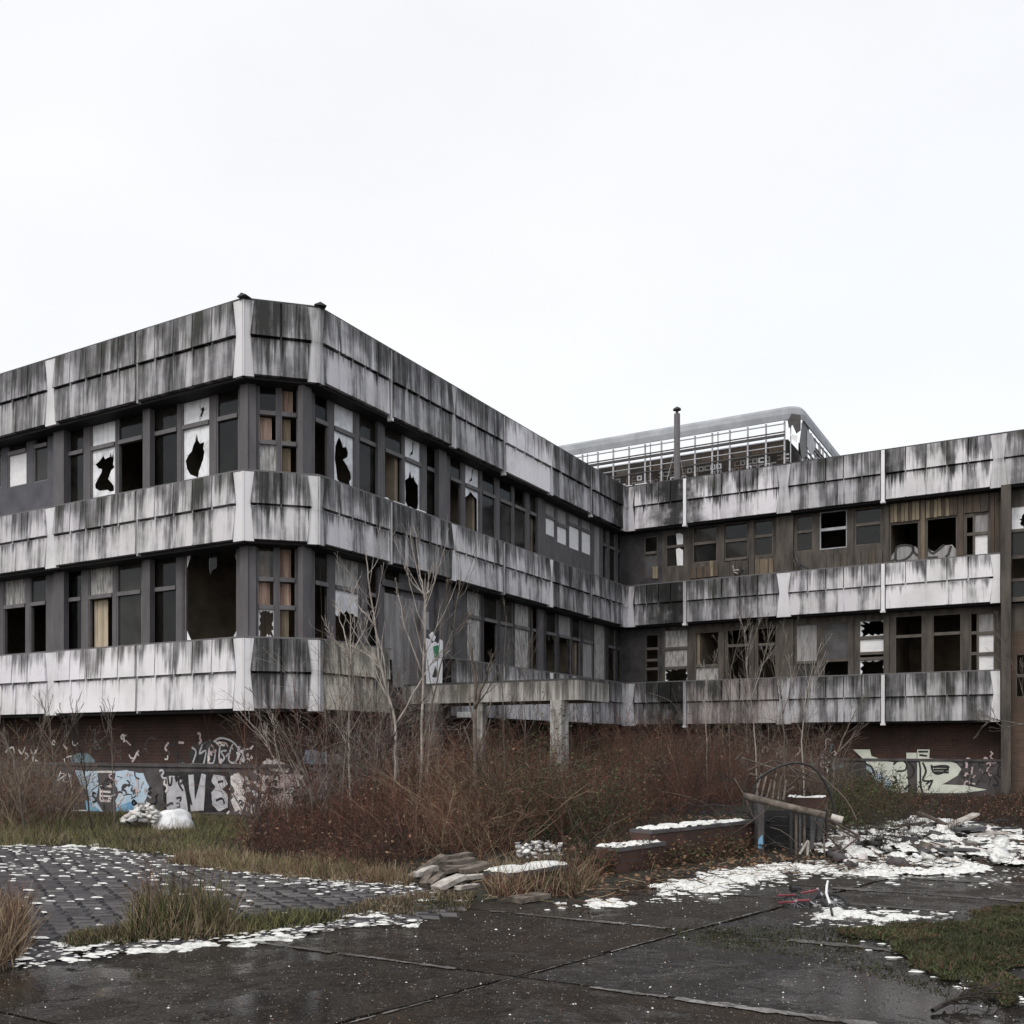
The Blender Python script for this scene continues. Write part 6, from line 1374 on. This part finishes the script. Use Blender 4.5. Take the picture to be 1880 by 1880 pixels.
# bicycle plane: x along, z up in its own frame; tipped over by 72 degrees
def bt(name, pts, r_, m, par=bk, sides=8): mb = MB(); mb.tube(pts, r_, M[m], sides); return put(name, mb, par, BMW)
def wheel(cx, cz, R):
    n = 28; mb = MB(); ring = [(cx + R * cos(2 * pi * k / n), 0, cz + R * sin(2 * pi * k / n)) for k in range(n + 1)]; mb.tube(ring, .019, M['rubber'], 6, cap=False); w = put('wheel', mb, bk, BMW)
    mb = MB(); ring = [(cx + (R - .02) * cos(2 * pi * k / n), 0, cz + (R - .02) * sin(2 * pi * k / n)) for k in range(n + 1)]; mb.tube(ring, .008, M['black'], 5, cap=False); put('rim', mb, w, BMW)
    mb = MB()
    for k in range(12): mb.tube([(cx, .012 * (-1) ** k, cz), (cx + (R - .02) * cos(2 * pi * k / 12), 0, cz + (R - .02) * sin(2 * pi * k / 12))], .0018, M['steel'], 3)
    mb.tube([(cx, -.03, cz), (cx, .03, cz)], .016, M['steel'], 8); put('spokes', mb, w, BMW)
wheel(-.17, .0, .115); wheel(.22, .0, .115)
bt('frame', [(-.17, 0, 0), (-.03, 0, -.01), (.13, 0, .17)], .017, 'black'); bt('top_tube', [(-.07, 0, .14), (.12, 0, .19)], .012, 'red'); bt('seat_tube', [(-.03, 0, -.01), (-.085, 0, .20)], .011, 'black'); bt('fork', [(.12, 0, .21), (.16, .02, .08), (.22, .02, 0)], .011, 'steel'); bt('chain_guard', [(-.17, -.02, .01), (-.03, -.02, .01)], .014, 'red')
mb = MB(); mb.tube([(-.14, 0, .205), (-.10, 0, .215), (-.03, 0, .21)], [.035, .032, .012], M['black'], 8); put('saddle', mb, bk, BMW)
hb = MB(); iv = BMW.inverted(); 
hp = [G(1528, 1680, .03), at(1524, 1660, 8.9), at(1517, 1640, 8.95), at(1518, 1626, 9.0), at(1520, 1617, 9.02)]
hb.tube([iv @ p for p in hp[:2]], .011, M['rubber'], 8); hb.tube([iv @ p for p in hp[1:]], .011, M['white'], 8); hbo = put('handlebar', hb, bk, BMW)
mb = MB(); 
for dz in (0, .055): mb.tube([iv @ at(1428, 1644 + dz * 240, 9.1), iv @ at(1460, 1643 + dz * 230, 9.1)], .011, M['red'], 6)
put('footrest', mb, bk, BMW)
bt('crank', [(-.03, -.02, -.01), (-.0, -.03, -.07), (.0, -.07, -.07)], .007, 'steel')
# grit and chips lying on the slabs
g1_ = np.random.default_rng(5); xy = field(GP((-100, 1900), (1900, 1900), (1900, 1600), (1200, 1640), (900, 1680), (640, 1712), (-100, 1780)), 9000, g1_); C = np.concatenate([xy, g1_.uniform(.006, .010, (9000, 1))], 1); v = Veg()
for i, q in enumerate((C[:5000], C[5000:5900], C[5900:])): a, f = leaves(q, g1_, .006, .1); v.add(a, f, i)
v.obj('grit', [M['stone'], M['deadleaf'], M['joint']], kind='stuff', label='grit, chips and leaf bits strewn over the wet slabs', cat='grit')
# fallen twigs on the snow and at the edge of the slabs
xy = field(GP((420, 1606), (760, 1640), (1050, 1668), (1200, 1650), (1400, 1620), (1700, 1600), (1880, 1590), (1880, 1560), (1500, 1570), (1100, 1610), (760, 1620), (430, 1592)), 700, g1_)
d = g1_.normal(0, 1, (700, 3)); d[:, 2] *= .12; P = grow(np.concatenate([xy, np.full((700, 1), .035)], 1), d, g1_.uniform(.06, .35, 700), 4, g1_, .2, 0); P[:, :, 2] = np.maximum(P[:, :, 2], .02)
v = Veg(); a, f = tubes(P, .003 * g1_.uniform(.6, 2, (700, 1)) * np.ones((1, 4)), 3); v.add(a, f, 0); v.M[-1] = np.repeat(g1_.integers(0, 3, 700), 9); v.obj('fallen_twigs', [M['bark_dark'], M['bramble2'], M['drystem']], kind='stuff', label='fallen twigs scattered over the snow and slab edges', cat='twigs')
for k, (pl, nn) in enumerate(((((1180, 1660), (1300, 1600), (1450, 1580), (1660, 1582), (1660, 1612), (1480, 1616), (1300, 1656)), 500), (((1560, 1625), (1600, 1545), (1720, 1530), (1960, 1530), (1960, 1630)), 700), (((30, 1790), (330, 1750), (640, 1710), (800, 1700), (700, 1680), (330, 1720), (30, 1745)), 500), (((1440, 1705), (1500, 1660), (1760, 1675), (1720, 1705)), 160), (((1540, 1720), (1700, 1800), (1880, 1860), (1880, 1820), (1720, 1770), (1600, 1700)), 60), (((380, 1590), (760, 1625), (860, 1665), (760, 1660), (420, 1612)), 300))):
    xy = field(GP(*pl), nn, g1_); r = random.Random(k); mb = MB()
    for x, y in xy:
        s = r.uniform(.004, .016) if r.random() < .85 else r.uniform(.02, .04); n = 6; z0 = .004 + (.28 * math.exp(-((x - 6.6) / 1.5) ** 2 - ((y - 15.2) / 1.6) ** 2) if k == 1 else .03 if k in (2, 5) else 0); a0 = r.uniform(0, 6)
        ring = [(x + s * 1.9 * cos(2 * pi * i / n + a0) * r.uniform(.6, 1.3), y + s * sin(2 * pi * i / n + a0) * r.uniform(.6, 1.3), z0) for i in range(n)]
        inn = [(x + (p[0] - x) * .65, y + (p[1] - y) * .65, z0 + s * .22) for p in ring]
        for i in range(n): mb.poly([ring[i], ring[(i + 1) % n], inn[(i + 1) % n], inn[i]], M['snow'])
        mb.poly(inn, M['snow'])
    put('snow_bits', mb, kind='stuff', label=['slush crumbs round the snow bank by the shelter', 'snow crumbs between the rubble stones', 'slush crumbs along the lower edge of the setts', 'slush crumbs by the fallen bicycle', 'white crumbs along the edge of the mossy turf', 'slush crumbs along the dry grass fringe'][k], cat='snow')
# dead branch on the slabs at the lower right
p0 = G(1712, 1862); A = np.array([[[p0.x + .09 * k, p0.y + .055 * k + .02 * sin(k), .02 + .012 * k] for k in range(7)]]); R = np.linspace(.014, .006, 7)[None]
v = Veg(); a, f = tubes(A, R, 6); v.add(a, f, 0); P2, R2 = kids(A, R, 16, g1_, .8, (.2, .5), .1, 5, .15, -.02); P2[:, :, 2] = np.abs(P2[:, :, 2]) + .008; R2 = np.maximum(R2, .003); a, f = tubes(P2, R2, 4); v.add(a, f, 0); P3, R3 = kids(P2, R2, 3, g1_, .7, (.3, .6), .1, 4, .2, 0); P3[:, :, 2] = np.abs(P3[:, :, 2]) + .006; R3 = np.maximum(R3, .002); a, f = tubes(P3, R3, 3); v.add(a, f, 0)
v.obj('dead_branch', [M['bark_dark']], label='dead black branch lying on the wet slabs at the lower right', cat='branch')
# scattered leaf litter
C = np.concatenate([field(GP((430, 1600), (760, 1632), (1050, 1650), (1400, 1590), (1560, 1580), (1500, 1500), (900, 1500), (460, 1500)), 9000, rg), rg.uniform(.01, .07, (9000, 1))], 1); v = Veg(); a, f = leaves(C, rg, .03, .15); v.add(a, f, 0); v.obj('leaf_litter', [M['deadleaf']], kind='stuff', label='brown leaf litter under the thickets', cat='leaves')
